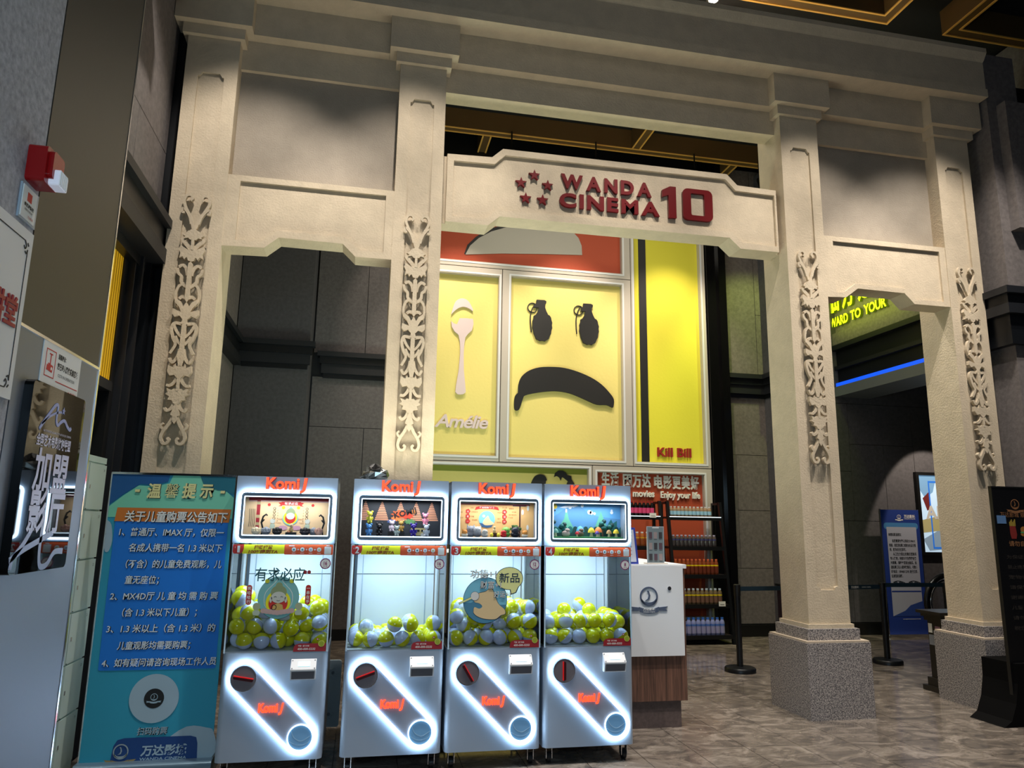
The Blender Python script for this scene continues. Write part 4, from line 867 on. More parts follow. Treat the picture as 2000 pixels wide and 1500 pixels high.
beast(.475, .12, .08, (.16, .18, .24), 'black and navy', (.10, .12, .18)); beast(.54, .08, .055, (.93, .62, .28), 'second orange', (.92, .88, .80))
for u, nm in ((.298, 'left'), (.346, 'right')):
    def egg(b): b.ell((0, 0, .016), .012, .012, .016, pm('egg_yellow', (.95, .88, .25)))
    fig('toy_egg', 'small yellow egg, the %s one on the amber stage' % nm, 'toy', XM[2]+u, 5.20, 1.5, 'yellow eggs in the third machine header', (('shell', egg),))
def post(b): b.box(-.018, .018, -.01, .01, 0, .03, pm('dark_wood', (.28, .16, .10)))
def cat_(b): b.ell((0, 0, .045), .012, .010, .018, CR); b.ell((0, 0, .068), .010, .010, .010, CR)
fig('toy_figurine', 'cream figurine on a dark wood block between the yellow eggs', 'toy', XM[2]+.322, 5.24, 1.5, None, (('base', post), ('figure', cat_)))
def leaves(b):
    for k in range(12):
        a = k*2.4; r = .018+.012*(k % 3); b.ell((r*math.cos(a), r*.5*math.sin(a), .055+.009*(k % 4)), .014, .010, .006, pm('bonsai_green', (.25, .42, .20)), 8, 5)
def trunk(b): b.tube([(0, 0, 0), (.006, 0, .02), (-.008, 0, .04), (.01, 0, .06)], .005, pm('bonsai_trunk', (.25, .18, .12)), 6)
fig('toy_bonsai', 'small green bonsai prop behind the navy toy animal', 'plant', XM[2]+.48, 5.31, 1.5, None, (('trunk', trunk), ('foliage', leaves)))
# stage of machine one
for u, nm in ((.165, 'left'), (.565, 'right')):
    def br(b, sg=1 if u < .3 else -1): b.tube([(0, 0, 0), (.006*sg, 0, .04), (-.006*sg, 0, .08), (.004*sg, 0, .12), (.022*sg, 0, .135), (.03*sg, 0, .125)], .006, INK, 7); b.tube([(-.004*sg, 0, .08), (.012*sg, 0, .10)], .005, INK, 6)
    fig('gnarled_stand', 'black gnarled display stand at the %s side of the peach stage' % nm, 'stand', XM[0]+u, 5.28, 1.5, 'gnarled stands in the first machine header', (('stem', br),))
for u, d, nm, col, wd in ((.135, .08, 'cream shell at far left', (.85, .80, .68), .03), (.195, .12, 'grey lotus left', (.55, .58, .62), .032), (.27, .08, 'black crown bowl left', (.10, .10, .11), .032), (.45, .09, 'black crown bowl right', (.12, .12, .14), .036), (.505, .12, 'grey lotus right', (.58, .60, .64), .032), (.54, .07, 'red and cream shell at far right', (.80, .62, .55), .026)):
    cc = pm('prop_'+nm.replace(' ', '_'), col)
    def bowl(b, cc=cc, wd=wd): b.lathe((0, 0, 0), [(.5*wd, 0), (.9*wd, .012), (wd, .022), (.8*wd, .026)], cc, 14)
    def petals(b, cc=cc, wd=wd):
        for k in range(9): a = 2*PI*k/9; b.ell((wd*.8*math.cos(a), wd*.8*math.sin(a), .03), .007, .006, .014, cc, 7, 5)
        b.ell((0, 0, .032), wd*.6, wd*.5, .02, cc, 10, 6)
    fig('stage_ornament', nm+' ornament on the peach stage of machine one', 'ornament', XM[0]+u, 5.13+d, 1.5, 'ornaments in the first machine header', (('bowl', bowl), ('petals', petals)))
def gb(b): b.box(-.035, .035, -.02, .02, 0, .018, INK)
def gf(b): b.ell((0, 0, .035), .014, .012, .02, pm('figure_gold', (.80, .68, .45))); b.ell((0, 0, .062), .012, .012, .014, pm('figure_skin', (.88, .76, .60)))
def fl_(b):
    for k in range(3): b.cyl((-.024+.008*k, -.01, .0), (-.022+.008*k, -.01, .03), .005, ORNG, 6, .001)
fig('seated_figurine', 'golden seated figurine with orange flames at the centre of the peach stage', 'toy', XM[0]+.36, 5.21, 1.5, None, (('base', gb), ('figure', gf), ('flames', fl_)))
# scenery of machine four
for u, d, h, col, nm in ((.10, .10, .06, (.45, .70, .66), 'teal'), (.37, .10, .07, (.92, .86, .20), 'yellow'), (.43, .13, .075, (.90, .50, .22), 'orange'), (.405, .06, .045, (.35, .28, .62), 'purple'), (.30, .17, .08, (.35, .68, .85), 'blue'), (.255, .07, .04, (.80, .15, .22), 'red'), (.50, .08, .055, (.72, .60, .40), 'tan'), (.555, .08, .06, (.90, .82, .22), 'second yellow')):
    s = h/.07; cc = pm('cap_'+nm.replace(' ', '_'), col)
    def stem(b, s=s): b.lathe((0, 0, 0), [(.014*s, 0), (.010*s, .02*s), (.010*s, .035*s)], pm('stem_cream', (.88, .84, .70)), 10)
    def capp(b, s=s, cc=cc): b.lathe((0, 0, .03*s), [(.026*s, 0), (.024*s, .014*s), (.016*s, .028*s), (.004*s, .036*s)], cc, 14)
    fig('toy_mushroom', nm+' toy mushroom on the grass of machine four', 'toy', XM[3]+u, 5.13+d, 1.512, 'toy mushrooms in the fourth machine header', (('stem', stem), ('cap', capp)))
for u, d, h, nm in ((.165, .15, .10, 'left'), (.475, .18, .13, 'tall middle'), (.535, .17, .10, 'right'), (.09, .18, .12, 'far left')):
    def tk(b, h=h): b.cyl((0, 0, 0), (0, 0, h*.5), .006, pm('trunk_brown', (.35, .25, .18)), 8)
    def cr(b, h=h):
        for k in range(4): b.ell((.012*math.cos(k*1.9), .012*math.sin(k*1.9), h*(.5+.12*k)), .026-.003*k, .02, .016, FORD if k % 2 else FOR, 9, 6)
    fig('toy_tree', 'dark green toy tree, %s one on the grass of machine four' % nm, 'toy', XM[3]+u, 5.13+d, 1.512, 'toy trees in the fourth machine header', (('trunk', tk), ('crown', cr)))
for u, d, nm, col in ((.29, .14, 'brown', (.42, .34, .30)), (.175, .09, 'pale', (.72, .66, .62))):
    def rk(b, col=col, nm=nm): b.ell((0, 0, .02), .032, .022, .024, pm('rock_'+nm, col), 7, 5); b.ell((.012, 0, .045), .02, .018, .014, pm('rock_'+nm, col), 7, 5)
    fig('toy_rock', nm+' toy rock on the grass of machine four', 'toy', XM[3]+u, 5.13+d, 1.512, None, (('stone', rk),))

# capsules: settled by a small relaxation, then built one by one
def settle(n, h, seed):
    rng = np.random.RandomState(seed); R = .0535
    lo = np.array([.012+R, .010+R, .769+R]); hi = np.array([.638-R, .50-R, 5.])
    P = rng.rand(n, 3)*np.array([.626-2*R, .49-2*R, h])+lo
    for it in range(420):
        P[:, 2] -= .004 if it < 330 else .0012
        for _ in range(2):
            D = P[:, None, :]-P[None, :, :]; d = np.sqrt((D**2).sum(-1))+1e-9; np.fill_diagonal(d, 9)
            o = np.clip(2*R-d, 0, None)*.42; P += (D/d[..., None]*o[..., None]).sum(1)
            P = np.minimum(np.maximum(P, lo), hi)
    for it in range(260):
        P[:, 2] -= .0003
        for _ in range(3):
            D = P[:, None, :]-P[None, :, :]; d = np.sqrt((D**2).sum(-1))+1e-9; np.fill_diagonal(d, 9)
            o = np.clip(2*R-d, 0, None)*.48; P += (D/d[..., None]*o[..., None]).sum(1)
            P = np.minimum(np.maximum(P, lo), hi)
    return P
yb = MB(); wbm = MB(); n = 20
def half(b, m, z0, sgn, R=.053):
    prof = [(R*math.cos(PI/2*k/6), sgn*R*math.sin(PI/2*k/6)) for k in range(6)]+[(.0006, sgn*R)]
    b.lathe((0, 0, 0), prof if sgn > 0 else prof[::-1], m, n)
half(yb, YEL, 0, 1); half(wbm, WHT, 0, -1, .0522)
proto = yb.build('capsule_ball', smooth_=True); pw = wbm.build('white_half', proto, world=False, smooth_=True)
first = True; NTH = ('one', 'two', 'three', 'four')
for i, (n_, h, sd) in enumerate(((84, .9, 3), (32, .35, 5), (72, .8, 8), (54, .6, 11))):
    P = settle(n_, h, sd); rng = random.Random(sd)
    for p in P:
        o = proto if first else copy_tree(proto); first = False
        o.location = (XM[i]+p[0], 5.13+p[1], p[2])
        ax = Vector((rng.gauss(0, 1), rng.gauss(0, 1)-.2, rng.gauss(0, 1)+.15)).normalized()
        o.rotation_euler = ax.to_track_quat('Z', 'Y').to_euler()
        vis = 'yellow' if ax.y < -.35 else 'white' if ax.y > .35 else 'both halves'
        row = 'bottom layer' if p[2] < .85 else 'upper part' if p[2] > P[:, 2].max()-.08 else 'middle'
        dep = 'against the front glass' if p[1] < .13 else 'towards the back'
        lab = {'yellow': 'yellow capsule facing out', 'white': 'white capsule facing out', 'both halves': 'two-tone capsule'}[vis]
        col_ = ('far left', 'left', 'middle', 'right', 'far right')[min(4, int(p[0]/.131))]
        tag(o, '%s, %s of machine %s, %s, %s' % (lab, row, NTH[i], col_, dep), 'capsule', 'capsules in machine '+NTH[i])
# crumpled foil bag on machine two
rng = random.Random(4); t = thing('foil_bag', 'crumpled black and silver bag lying on top of machine two', 'bag', (XM[1]+.14, 5.45, 1.885))
for nm, mm, s in (('bag', mat('foil', (.55, .56, .55), .25, .9), 1.), ('black_label', BLACK, .7)):
    b = MB(); b.ell((0, 0, .045 if s == 1 else .06), .10*s, .07*s, .042*s+(.02 if s < 1 else 0), mm, 12, 7)
    b.v = [(x*(1+rng.uniform(-.2, .2)), y*(1+rng.uniform(-.2, .2)), max(0.001, z*(1+rng.uniform(-.25, .25)))) for x, y, z in b.v]; b.build(nm, t, world=False)

# ================================================================== LEFT SIDE: pillar, lockers, signs, banner
b = MB(); b.box(-1.7, -1.085, 2.475, 3.2, 0, 7.6, BLACK); pil = b.build('pillar'); tag(pil, 'steel clad pillar at the left edge', kind='structure')
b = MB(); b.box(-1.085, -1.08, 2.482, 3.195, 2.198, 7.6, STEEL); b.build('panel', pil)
b = MB(); b.box(-1.085, -1.08, 2.482, 3.195, 0, 2.188, mat('brushed_steel_glow', (.53, .55, .59), .5, .75, bump=(300, .05), stretch=(1, 1, .02))); b.build('panel', pil)  # same steel; the machines' reflected glow is put into its colour
b = MB(); b.box(-1.085, -1.076, 2.475, 3.2, 2.188, 2.198, CHROME); b.box(-1.09, -1.078, 3.192, 3.204, 0, 7.6, CHROME); b.build('edge_trim', pil)
b = MB(); b.box(-1.7, -1.075, -2.4, 2.462, 0, 7.6, mat('light_concrete', (.64, .64, .66), .8, var=(40, .12), bump=(60, .3), world=True, detail=8)); b.box(-1.6, -1.09, 2.462, 2.475, 0, 7.6, BLACK)
tag(b.build('wall_near_left'), 'light concrete wall at the left edge of the frame', kind='structure')
def qx(px_, py_, X=-1.07):
    d = fw+rr*((px_-1000)/F)-uu*((py_-750)/F); t = X/d.x; return d.y*t, 1.6+d.z*t
LX = facex(-1.075)
t = thing('fire_alarm', 'red fire alarm sounder with a clear strobe lens on the light wall', 'alarm', (-1.075, 2.41, 2.7))
b = MB(); b.poly(LX, rrect(2.355, 2.455, 2.625, 2.745, .012), 0, .055, mat('alarm_red', (.62, .06, .07), .25)); b.poly(LX, rrect(2.37, 2.45, 2.645, 2.735, .012), .055, .07, mat('alarm_red', (.62, .06, .07), .25)); b.build('housing', t)
b = MB(); b.poly(LX, rrect(2.385, 2.452, 2.627, 2.68, .008), .05, .085, mat('strobe_lens', (.90, .91, .94), .12, em=((.9, .92, 1), .25)))
for k in range(5): b.rect(LX, 2.39+.012*k, 2.394+.012*k, 2.63, 2.677, .085, .088, WINK)
b.build('strobe_lens', t)
t = thing('notice_plate', 'small white notice with a red square emblem under the fire alarm', 'sign', (-1.075, 2.40, 2.55))
b = MB(); b.rect(LX, 2.34, 2.456, 2.497, 2.61, 0, .006, mat('acrylic_grey', (.66, .70, .74), .3)); b.build('backing', t)
b = MB(); b.rect(LX, 2.345, 2.44, 2.503, 2.605, .006, .009, WINK); b.rect(LX, 2.375, 2.405, 2.562, 2.59, .009, .0095, RED); b.text(LX, '景区提醒您', 2.392, 2.543, .013, INK, w=.0097, align='C', bold=.03); b.text(LX, '温馨提示请注意', 2.392, 2.53, .008, INK, w=.0097, align='C'); b.text(LX, '万达影城', 2.41, 2.512, .009, RED, w=.0097, align='C'); b.build('print', t)
t = thing('hall_name_board', 'large white board with black corner scrolls and red characters, cut by the left edge', 'sign', (-1.07, 2.2, 2.2))
b = MB(); b.rect(LX, 1.7, 2.446, 1.945, 2.475, 0, .012, WHITEP); b.build('board', t)
b = MB()
for (u0_, u1_, v0_, v1_) in ((1.7, 2.395, 2.437, 2.44), (2.415, 2.418, 2.0, 2.415), (1.7, 2.395, 1.975, 1.978)): b.rect(LX, u0_, u1_, v0_, v1_, .0125, .0135, INK)
for v in (2.43, 1.985):
    sg = 1 if v > 2.2 else -1
    b.ribbon(LX, [(2.395, v+sg*.008), (2.405, v-sg*.006), (2.398, v-sg*.016), (2.39, v-sg*.008)], .005, .0125, .0135, INK); b.ribbon(LX, [(2.417, v-sg*.015), (2.41, v-sg*.028), (2.40, v-sg*.024)], .005, .0125, .0135, INK); b.ribbon(LX, [(2.412, v+sg*.006), (2.42, v-sg*.002)], .005, .0125, .0135, INK)
b.build('border', t)
u, v = qx(3, 628); u1 = qx(23, 628)[0]
b = MB(); b.text(LX, '讲堂', u1, v+.004, .10, CRED, w=.0125, align='R', width=.16, bold=.02, depth=.004); b.build('lettering', t)
t = thing('camera_notice', 'white notice with a red camera pictogram on the steel pillar', 'sign', (-1.08, 2.83, 2.1))
LP = facex(-1.08)
b = MB(); b.rect(LP, 2.66, 2.996, 1.99, 2.19, 0, .003, WINK); b.build('sheet', t)
b = MB(); b.poly(LP, [[(2.685, 2.07), (2.765, 2.07), (2.765, 2.165), (2.685, 2.165)], [(2.688, 2.073), (2.762, 2.073), (2.762, 2.162), (2.688, 2.162)]], .0032, .004, RED)
b.rect(LP, 2.722, 2.728, 2.115, 2.15, .0032, .004, RED); b.rect(LP, 2.712, 2.738, 2.148, 2.152, .0032, .004, RED); b.poly(LP, [(2.705, 2.092), (2.745, 2.088), (2.75, 2.112), (2.71, 2.118)], .0032, .004, RED); b.poly(LP, [(2.698, 2.09), (2.706, 2.095), (2.708, 2.108), (2.70, 2.112)], .0032, .004, RED); b.disc(LP, 2.737, 2.101, .006, .0042, None, WINK, 12)
b.rect(LP, 2.785, 2.985, 2.064, 2.067, .0032, .004, RED)
b.text(LP, '温馨提示：', 2.785, 2.148, .02, INK, w=.0035, width=.07, bold=.03); b.text(LP, '您已进入图像采集区域', 2.785, 2.112, .026, INK, w=.0035, width=.19, bold=.03); b.text(LP, 'CCTV IN OPERATION', 2.80, 2.085, .016, INK, w=.0035, width=.15)
b.text(LP, '万达影城', 2.925, 2.035, .016, RED, w=.0035, width=.055, bold=.02); b.disc(LP, 2.912, 2.041, .007, .0035, None, RED, 14)
b.build('print', t)
t = thing('alliance_board', 'glossy black rounded board with lilac logo and large characters on the steel pillar', 'sign', (-1.05, 2.8, 1.7))
b = MB(); b.poly(facex(-1.08), rrect(2.565, 3.02, 1.418, 2.035, .02), .0, .028, mat('gloss_black_board', (.03, .03, .028), .02, spec=.25)); b.build('board', t)
LB = facex(-1.0515); LIL = mat('lilac_print', (.62, .66, .86), .4); PL = mat('lilac_pale_print', (.80, .80, .90), .4)
def QB5(x, y): return qx(x/5.36, 620+y/5.36, -1.05)
b = MB(); b.ribbon(LB, [QB5(*p) for p in ((415, 1165), (450, 1110), (520, 1010), (590, 920), (615, 930), (605, 1000), (595, 1090), (610, 1130), (640, 1100), (680, 1085), (710, 1150), (735, 1180), (748, 1160))], .012, 0, .001, LIL)
b.ribbon(LB, [QB5(*p) for p in ((440, 1110), (520, 1040), (600, 1000), (650, 995))], .008, 0, .001, LIL)
u, v = QB5(672, 985); b.poly(LB, [(u+(.014 if i % 2 == 0 else .006)*math.sin(PI*i/5), v+(.014 if i % 2 == 0 else .006)*math.cos(PI*i/5)) for i in range(10)], 0, .001, LIL); b.build('logo', t)
b = MB(); u, v = QB5(457, 1190); u1 = QB5(745, 1260)[0]; b.text(LB, 'NATIONWIDE ALLIANCE OF ARTHOUSE CINEMAS', u, v, .011, PL, w=.0008, width=u1-u)
u, v = QB5(380, 1315); u1 = QB5(737, 1385)[0]; b.text(LB, '全国艺术电影放映联盟', u, v, .042, PL, w=.0008, width=u1-u, bold=.03); b.build('small_lettering', t)
def QB6(x, y): return qx(x/4.6875, 880+y/4.6875, -1.05)
for ch, x0, x1, yb2 in (('加', 290, 445, 350), ('盟', 455, 600, 385), ('影', 235, 400, 745), ('厅', 420, 560, 745)):
    b = MB(); u, v = QB6(x0, yb2); u1 = QB6(x1, yb2)[0]; b.text(LB, ch, u, v+.01, .15, PL, w=.0008, width=u1-u, bold=.025)
    b.build('letter', t)
b = MB(); b.ribbon(LB, [QB6(*p) for p in ((90, 1095), (120, 990), (220, 850), (330, 660), (385, 550), (405, 600), (380, 780), (360, 960), (370, 1060), (430, 1040), (500, 930), (575, 920))], .02, 0, .0006, mat('lilac_wash', (.55, .57, .70), .3))
b.ribbon(LB, [QB6(*p) for p in ((85, 1010), (200, 920), (350, 830), (490, 750))], .02, 0, .0006, mat('lilac_wash', (.55, .57, .70), .3)); b.build('faded_logo', t)
# lockers
t = thing('locker_cabinet', 'pale green locker cabinet standing beside the dark doors', 'locker', (-1.95, 5.2, 0))
LOCK = mat('locker_green', (.70, .78, .76), .45); 
b = MB(); b.box(-2.2, -1.765, 4.2, 5.56, 0, 1.985, LOCK); b.build('body', t)
b = MB(); b.box(-1.765, -1.755, 4.2, 5.56, 0, .05, LOCK); b.box(-2.2, -1.755, 4.2, 5.56, 1.96, 2.0, LOCK); b.build('trim', t)
zs = (.05, .366, .686, 1.001, 1.326, 1.643, 1.955)
d0 = None; num = 19
for y0 in (5.225, 4.89, 4.555, 4.22):
    for k in range(6):
        b = MB(); b.box(-1.765, -1.748, y0+.005, y0+.325, zs[k]+.006, zs[k+1]-.006, LOCK); dd = b.build('locker_door', t)
        if y0 > 4.8:
            b = MB(); b.rect(facex(-1.748), y0+.03, y0+.045, zs[k]+.14, zs[k]+.165, 0, .004, CHROME); b.rect(facex(-1.748), y0+.005, y0+.02, zs[k]+.006, zs[k]+.011, .0, .001, INK); b.build('lock', dd)
            b = MB(); b.text(facex(-1.748), str(num), y0+.27, zs[k+1]-.05, .025, INK, w=.0008); b.build('number', dd, fix=False); num += 1
# banner
BY = 5.30
t = thing('roll_up_banner', 'blue roll-up banner with child ticket rules left of machine one', 'banner', (-1.24, BY, 0))
BX0, BX1 = -1.628, -.852
b = MB(); b.box(BX0, BX1, BY, BY+.006, .10, 1.885, pm('banner_teal', (.16, .60, .72))); b.build('sheet', t)
b = MB(); b.box(BX0-.005, BX1+.005, BY-.004, BY+.012, 1.882, 1.896, CHROME); b.box(BX0-.008, BX0, BY-.002, BY+.008, .1, 1.89, CHROME); b.cyl((-1.24, BY+.02, .1), (-1.24, BY+.02, 1.88), .012, CHROME, 10); b.build('top_rail', t)
b = MB(); b.poly(facenx(0), rrect(-BY-.12, -BY+.08, 0, .10, .03), 1.64, .84, mat('silver_base', (.45, .55, .62), .3, .6)); b.build('base', t)
BF = front(BY)
def qb(x, y): return q(x, y, BY-.002)
b = MB()
GR = pm('banner_mint', (.48, .82, .70)); DB = pm('banner_deep', (.07, .34, .58)); BL = pm('banner_blue', (.04, .46, .84)); PG = pm('banner_pale', (.62, .72, .78)); DT = pm('banner_dark_teal', (.08, .42, .50))
b.poly(BF, [(BX0, 1.885), (BX0, 1.68), (-1.55, 1.75), (-1.45, 1.82), (-1.36, 1.815), (-1.28, 1.84), (-1.27, 1.885)], .0015, None, DB)
b.poly(BF, [(BX0, 1.67), (-1.55, 1.74), (-1.46, 1.81), (-1.36, 1.805), (-1.27, 1.83), (-1.25, 1.885), (-1.08, 1.885), (-1.05, 1.83), (-.98, 1.80), (-.90, 1.78), (BX1, 1.74), (BX1, 1.60), (BX0, 1.60)], .001, None, GR)
b.poly(BF, [(-1.08, 1.885), (-1.05, 1.82), (-.96, 1.79), (-.91, 1.79), (BX1, 1.76), (BX1, 1.885)], .002, None, DT)
(ox, oz) = qb(229, 991); (px1, pz1) = qb(451, 1021)
bl = qb(205, 1310)
b.poly(BF, rrect(-1.58, -.875, bl[1], pz1+.01, .012, 3), .002, None, BL)
b.poly(BF, [(-1.585, pz1), (-.87, pz1), (-.862, oz), (-1.575, oz)], .003, None, pm('banner_orange', (.80, .46, .16)))
b.poly(BF, smooth([(BX0, 1.58), (-1.6, 1.55), (-1.585, 1.45), (-1.6, 1.38), (BX0, 1.4), (BX0, 1.58)], 3)[:-1], .0015, None, PG)
b.poly(BF, smooth([(-1.2, .10), (-1.15, .20), (-1.02, .29), (-.90, .28), (BX1, .25), (BX1, .10), (-1.2, .10)], 3)[:-1], .0015, None, PG)
b.poly(BF, [(-1.45, .10), (-1.44, .19), (-1.42, .225), (-1.38, .235), (-.99, .235), (-.955, .225), (-.945, .19), (-.94, .10)], .003, None, pm('banner_navy', (.05, .25, .50)))
b.build('printed_shapes', t, fix=False)
def ln(s, x0, x1, yb, h, bold=.015, m=WINK, sh=True, w=.005):
    u, v = qb(x0, yb); u1 = qb(x1, yb)[0]; h_ = (qb(x0, yb-h)[1]-v)/.86
    b = MB()
    if sh: b.text(BF, s, u+.004, v+.002, h_, INK, w=w-.001, width=u1-u, bold=bold+.015, shear=.1)
    b.text(BF, s, u, v+.004, h_, m, w=w, width=u1-u, bold=bold, shear=.1); b.build('lettering', t, fix=False)
CRM = pm('banner_cream', (.90, .88, .62))
[ln(c, xa, xa+27, 971, 26, bo, CRM) for c, xa, bo in (('温', 286, .03), ('馨', 321, 0), ('提', 355, .03), ('示', 389, .03))]; ln('-', 263, 273, 966, 26, .04, CRM); ln('-', 430, 439, 969, 26, .04, CRM)
ln('关于儿童购票公告如下', 242, 444, 1018, 20, .018)
LW = pm('banner_line', (.86, .90, .93))
for s, x0, x1, yb2 in (('1、普通厅、IMAX 厅，仅限一', 232, 437, 1046), ('名成人携带一名 1.3 米以下', 251, 434, 1077), ('（不含）的儿童免费观影，儿', 245, 432, 1109), ('童无座位；', 243, 310, 1140), ('2、MX4D厅 儿 童 均 需 购 票', 214, 425, 1172),
                       ('（含 1.3 米以下儿童）；', 238, 384, 1204), ('3、1.3 米以上（含 1.3 米）的', 207, 420, 1236), ('儿童观影均需要购票；', 228, 371, 1269), ('4、如有疑问请咨询现场工作人员', 198, 421, 1303)):
    ln(s, x0, x1, yb2, 15, .012, LW)
ln('扫码购票', 267, 326, 1436, 14, .012, PG); ln('万达影城', 274, 364, 1476, 19, .03, PG, False); ln('WANDA CINEMA', 272, 363, 1487, 7, .02, PG, False)
b = MB(); u, v = qb(301, 1364); b.disc(BF, u, v, .148, .003, None, PG, 40); b.disc(BF, u, v, .06, .004, None, INK, 28); emblem(b, BF, u, v+.008, .022, PG, PG, .005)
u, v = qb(236, 1468); emblem(b, BF, u, v, .045, pm('emblem_silver', (.60, .66, .68)), pm('emblem_gold', (.60, .52, .32)), .005); b.build('emblem', t, fix=False)
# things in the gap between machines one and two
t = thing('plastic_panel', 'grey moulded plastic panel with flower cut-outs leaning in the gap', 'panel', (-.28, 6.15, 0))
b = MB(); a0 = q(640, 1290, 6.1); a1 = q(668, 1290, 6.1)
GP = mat('grey_plastic', (.50, .56, .60), .45)
f = front(6.1)
fl5 = lambda u, v, r: [(u+r*(1+.25*math.cos(5*k*2*PI/30))*math.cos(k*2*PI/30), v+r*(1+.25*math.cos(5*k*2*PI/30))*math.sin(k*2*PI/30)) for k in range(30)]
b.poly(f, rrect(a0[0]-.2, a1[0], .05, a0[1], .02), -.03, 0, GP); b.poly(f, [fl5(a0[0]+.045, a0[1]-.09, .035), fl5(a0[0]+.045, a0[1]-.09, .028)], 0, .008, GP); b.disc(f, a0[0]+.045, a0[1]-.09, .012, 0, .01, FRAMEG, 14)
b.poly(f, [fl5(a0[0]+.03, a0[1]-.39, .035), fl5(a0[0]+.03, a0[1]-.39, .028)], 0, .008, GP); b.disc(f, a0[0]+.03, a0[1]-.39, .012, 0, .01, FRAMEG, 14)
b.poly(f, rrect(a0[0]+.0, a0[0]+.055, a0[1]-.75, a0[1]-.55, .02), 0, .004, FRAMEG); b.build('panel_sheet', t)

# ================================================================== COUNTER
t = thing('service_counter', 'wooden service counter end with a white front panel right of machine four', 'counter', (2.2, 6.6, 0))
b = MB(); b.box(1.6, 2.64, 5.90, 7.4, 0, .207, mat('plinth_brown', (.34, .29, .28), .6, var=(30, .1))); b.build('plinth', t)
b = MB(); b.box(1.6, 2.69, 5.88, 7.4, .207, 1.25, WOOD); b.build('body', t)
b = MB(); b.box(1.6, 2.665, 5.855, 5.88, .557, 1.272, WHITEP); b.build('front_panel', t)
b = MB(); b.box(1.6, 2.70, 5.86, 7.45, 1.25, 1.282, WHITEP); b.build('worktop', t)
CF = front(5.855); b = MB(); u, v = q(1267, 1165, 5.855); EB = pm('emblem_slate', (.28, .33, .42)); emblem(b, CF, u, v, .078, EB, EB, 0, .006)
b.text(CF, '万达影城', u, v-.108, .026, WINK, w=.0065, align='C', bold=.02); b.text(CF, 'WANDA CINEMA', u, v-.126, .013, WINK, w=.0065, align='C'); b.build('emblem', t)
b = MB(); u, v = q(1307, 1149, 5.855); b.disc(CF, u, v, .016, 0, .006, CHROME, 18); b.disc(CF, u, v, .008, .006, .008, INK, 12); b.build('lock', t)
t = thing('leaflet_frame', 'upright acrylic frame with a grid of small prints on the counter', 'stand', (2.47, 5.95, 1.282))
f = front(5.95); b = MB(); b.rect(f, 2.392, 2.545, 1.29, 1.592, -.008, 0, mat('acrylic_grey', (.66, .70, .74), .3)); b.box(2.375, 2.56, 5.91, 5.99, 1.282, 1.29, CREAM); b.build('frame', t)
b = MB(); b.rect(f, 2.397, 2.540, 1.295, 1.587, 0, .0015, pm('leaflet_grey', (.42, .48, .50)))
for i_ in range(3):
    for j_ in range(3):
        b.rect(f, 2.408+.045*i_, 2.438+.045*i_, 1.31+.09*j_, 1.365+.09*j_, .002, None, pm('leaflet_tile%d' % ((i_*2+j_) % 3), ((.20, .20, .22), (.55, .50, .50), (.32, .24, .28))[(i_*2+j_) % 3])); b.rect(f, 2.41+.045*i_, 2.436+.045*i_, 1.302+.09*j_, 1.305+.09*j_, .002, None, INK)
b.rect(f, 2.44, 2.5, 1.578, 1.584, .002, None, WINK); b.build('prints', t, fix=False)
t = thing('notice_holder', 'blue edged notice holder partly hidden behind machine four', 'stand', (2.18, 5.8, 1.282))
f = front(5.9); b = MB(); b.poly(f, [(2.05, 1.282), (2.295, 1.282), (2.265, 1.58), (2.05, 1.58)], -.006, 0, pm('holder_blue', (.16, .24, .62))); b.poly(f, [(2.05, 1.30), (2.275, 1.30), (2.25, 1.562), (2.05, 1.562)], 0, .003, pm('holder_sheet', (.78, .80, .86)))
for k in range(7): b.rect(f, 2.07, 2.235, 1.54-.03*k, 1.543-.03*k, .0035, None, INK)
b.build('sheet', t, fix=False)

# ================================================================== DRINKS RACKS
def ry(z): return 9.72+.28*z/1.95
SH = (.12, .525, .925, 1.31, 1.73)
def rack(x0, x1, label):
    t = thing('drinks_rack', label, 'rack', ((x0+x1)/2, 9.9, 0), 'black ladder racks of drinks')
    for x in (x0, x1):
        b = MB(); b.poly(facex(x-.02), [(9.70, 0), (9.75, 0), (10.03, 1.95), (9.98, 1.95)], 0, .04, BLACKM); b.build('front_post', t)
        b = MB(); b.box(x-.02, x+.02, 10.2, 10.24, 0, 1.94, BLACKM); b.box(x-.02, x+.02, 10.0, 10.2, 1.91, 1.94, BLACKM); b.build('rear_post', t)
    for k, z in enumerate(SH):
        b = MB(); b.box(x0, x1, ry(z)+.0, 10.22, z-.03, z, mat('shelf_brown', (.16, .12, .11), .5)); b.box(x0, x1, ry(z)-.02, ry(z), z-.05, z+.004, BLACKM); s = b.build('shelf', t)
        if k == 4: b = MB(); b.box(x0+.01, x1-.01, ry(z)-.024, ry(z)-.02, z-.006, z+.004, mat('shelf_glow', (1, 1, 1), .4, em=((.85, .95, 1), 1.3))); b.build('edge_glint', s)  # faint glow stands in for light reflected by the shelf edge
    return t
rack(4.34, 5.16, 'black ladder rack of bottled drinks standing nearer the black post')
rack(3.2, 4.22, 'black ladder rack of drinks half hidden behind the capsule machines')
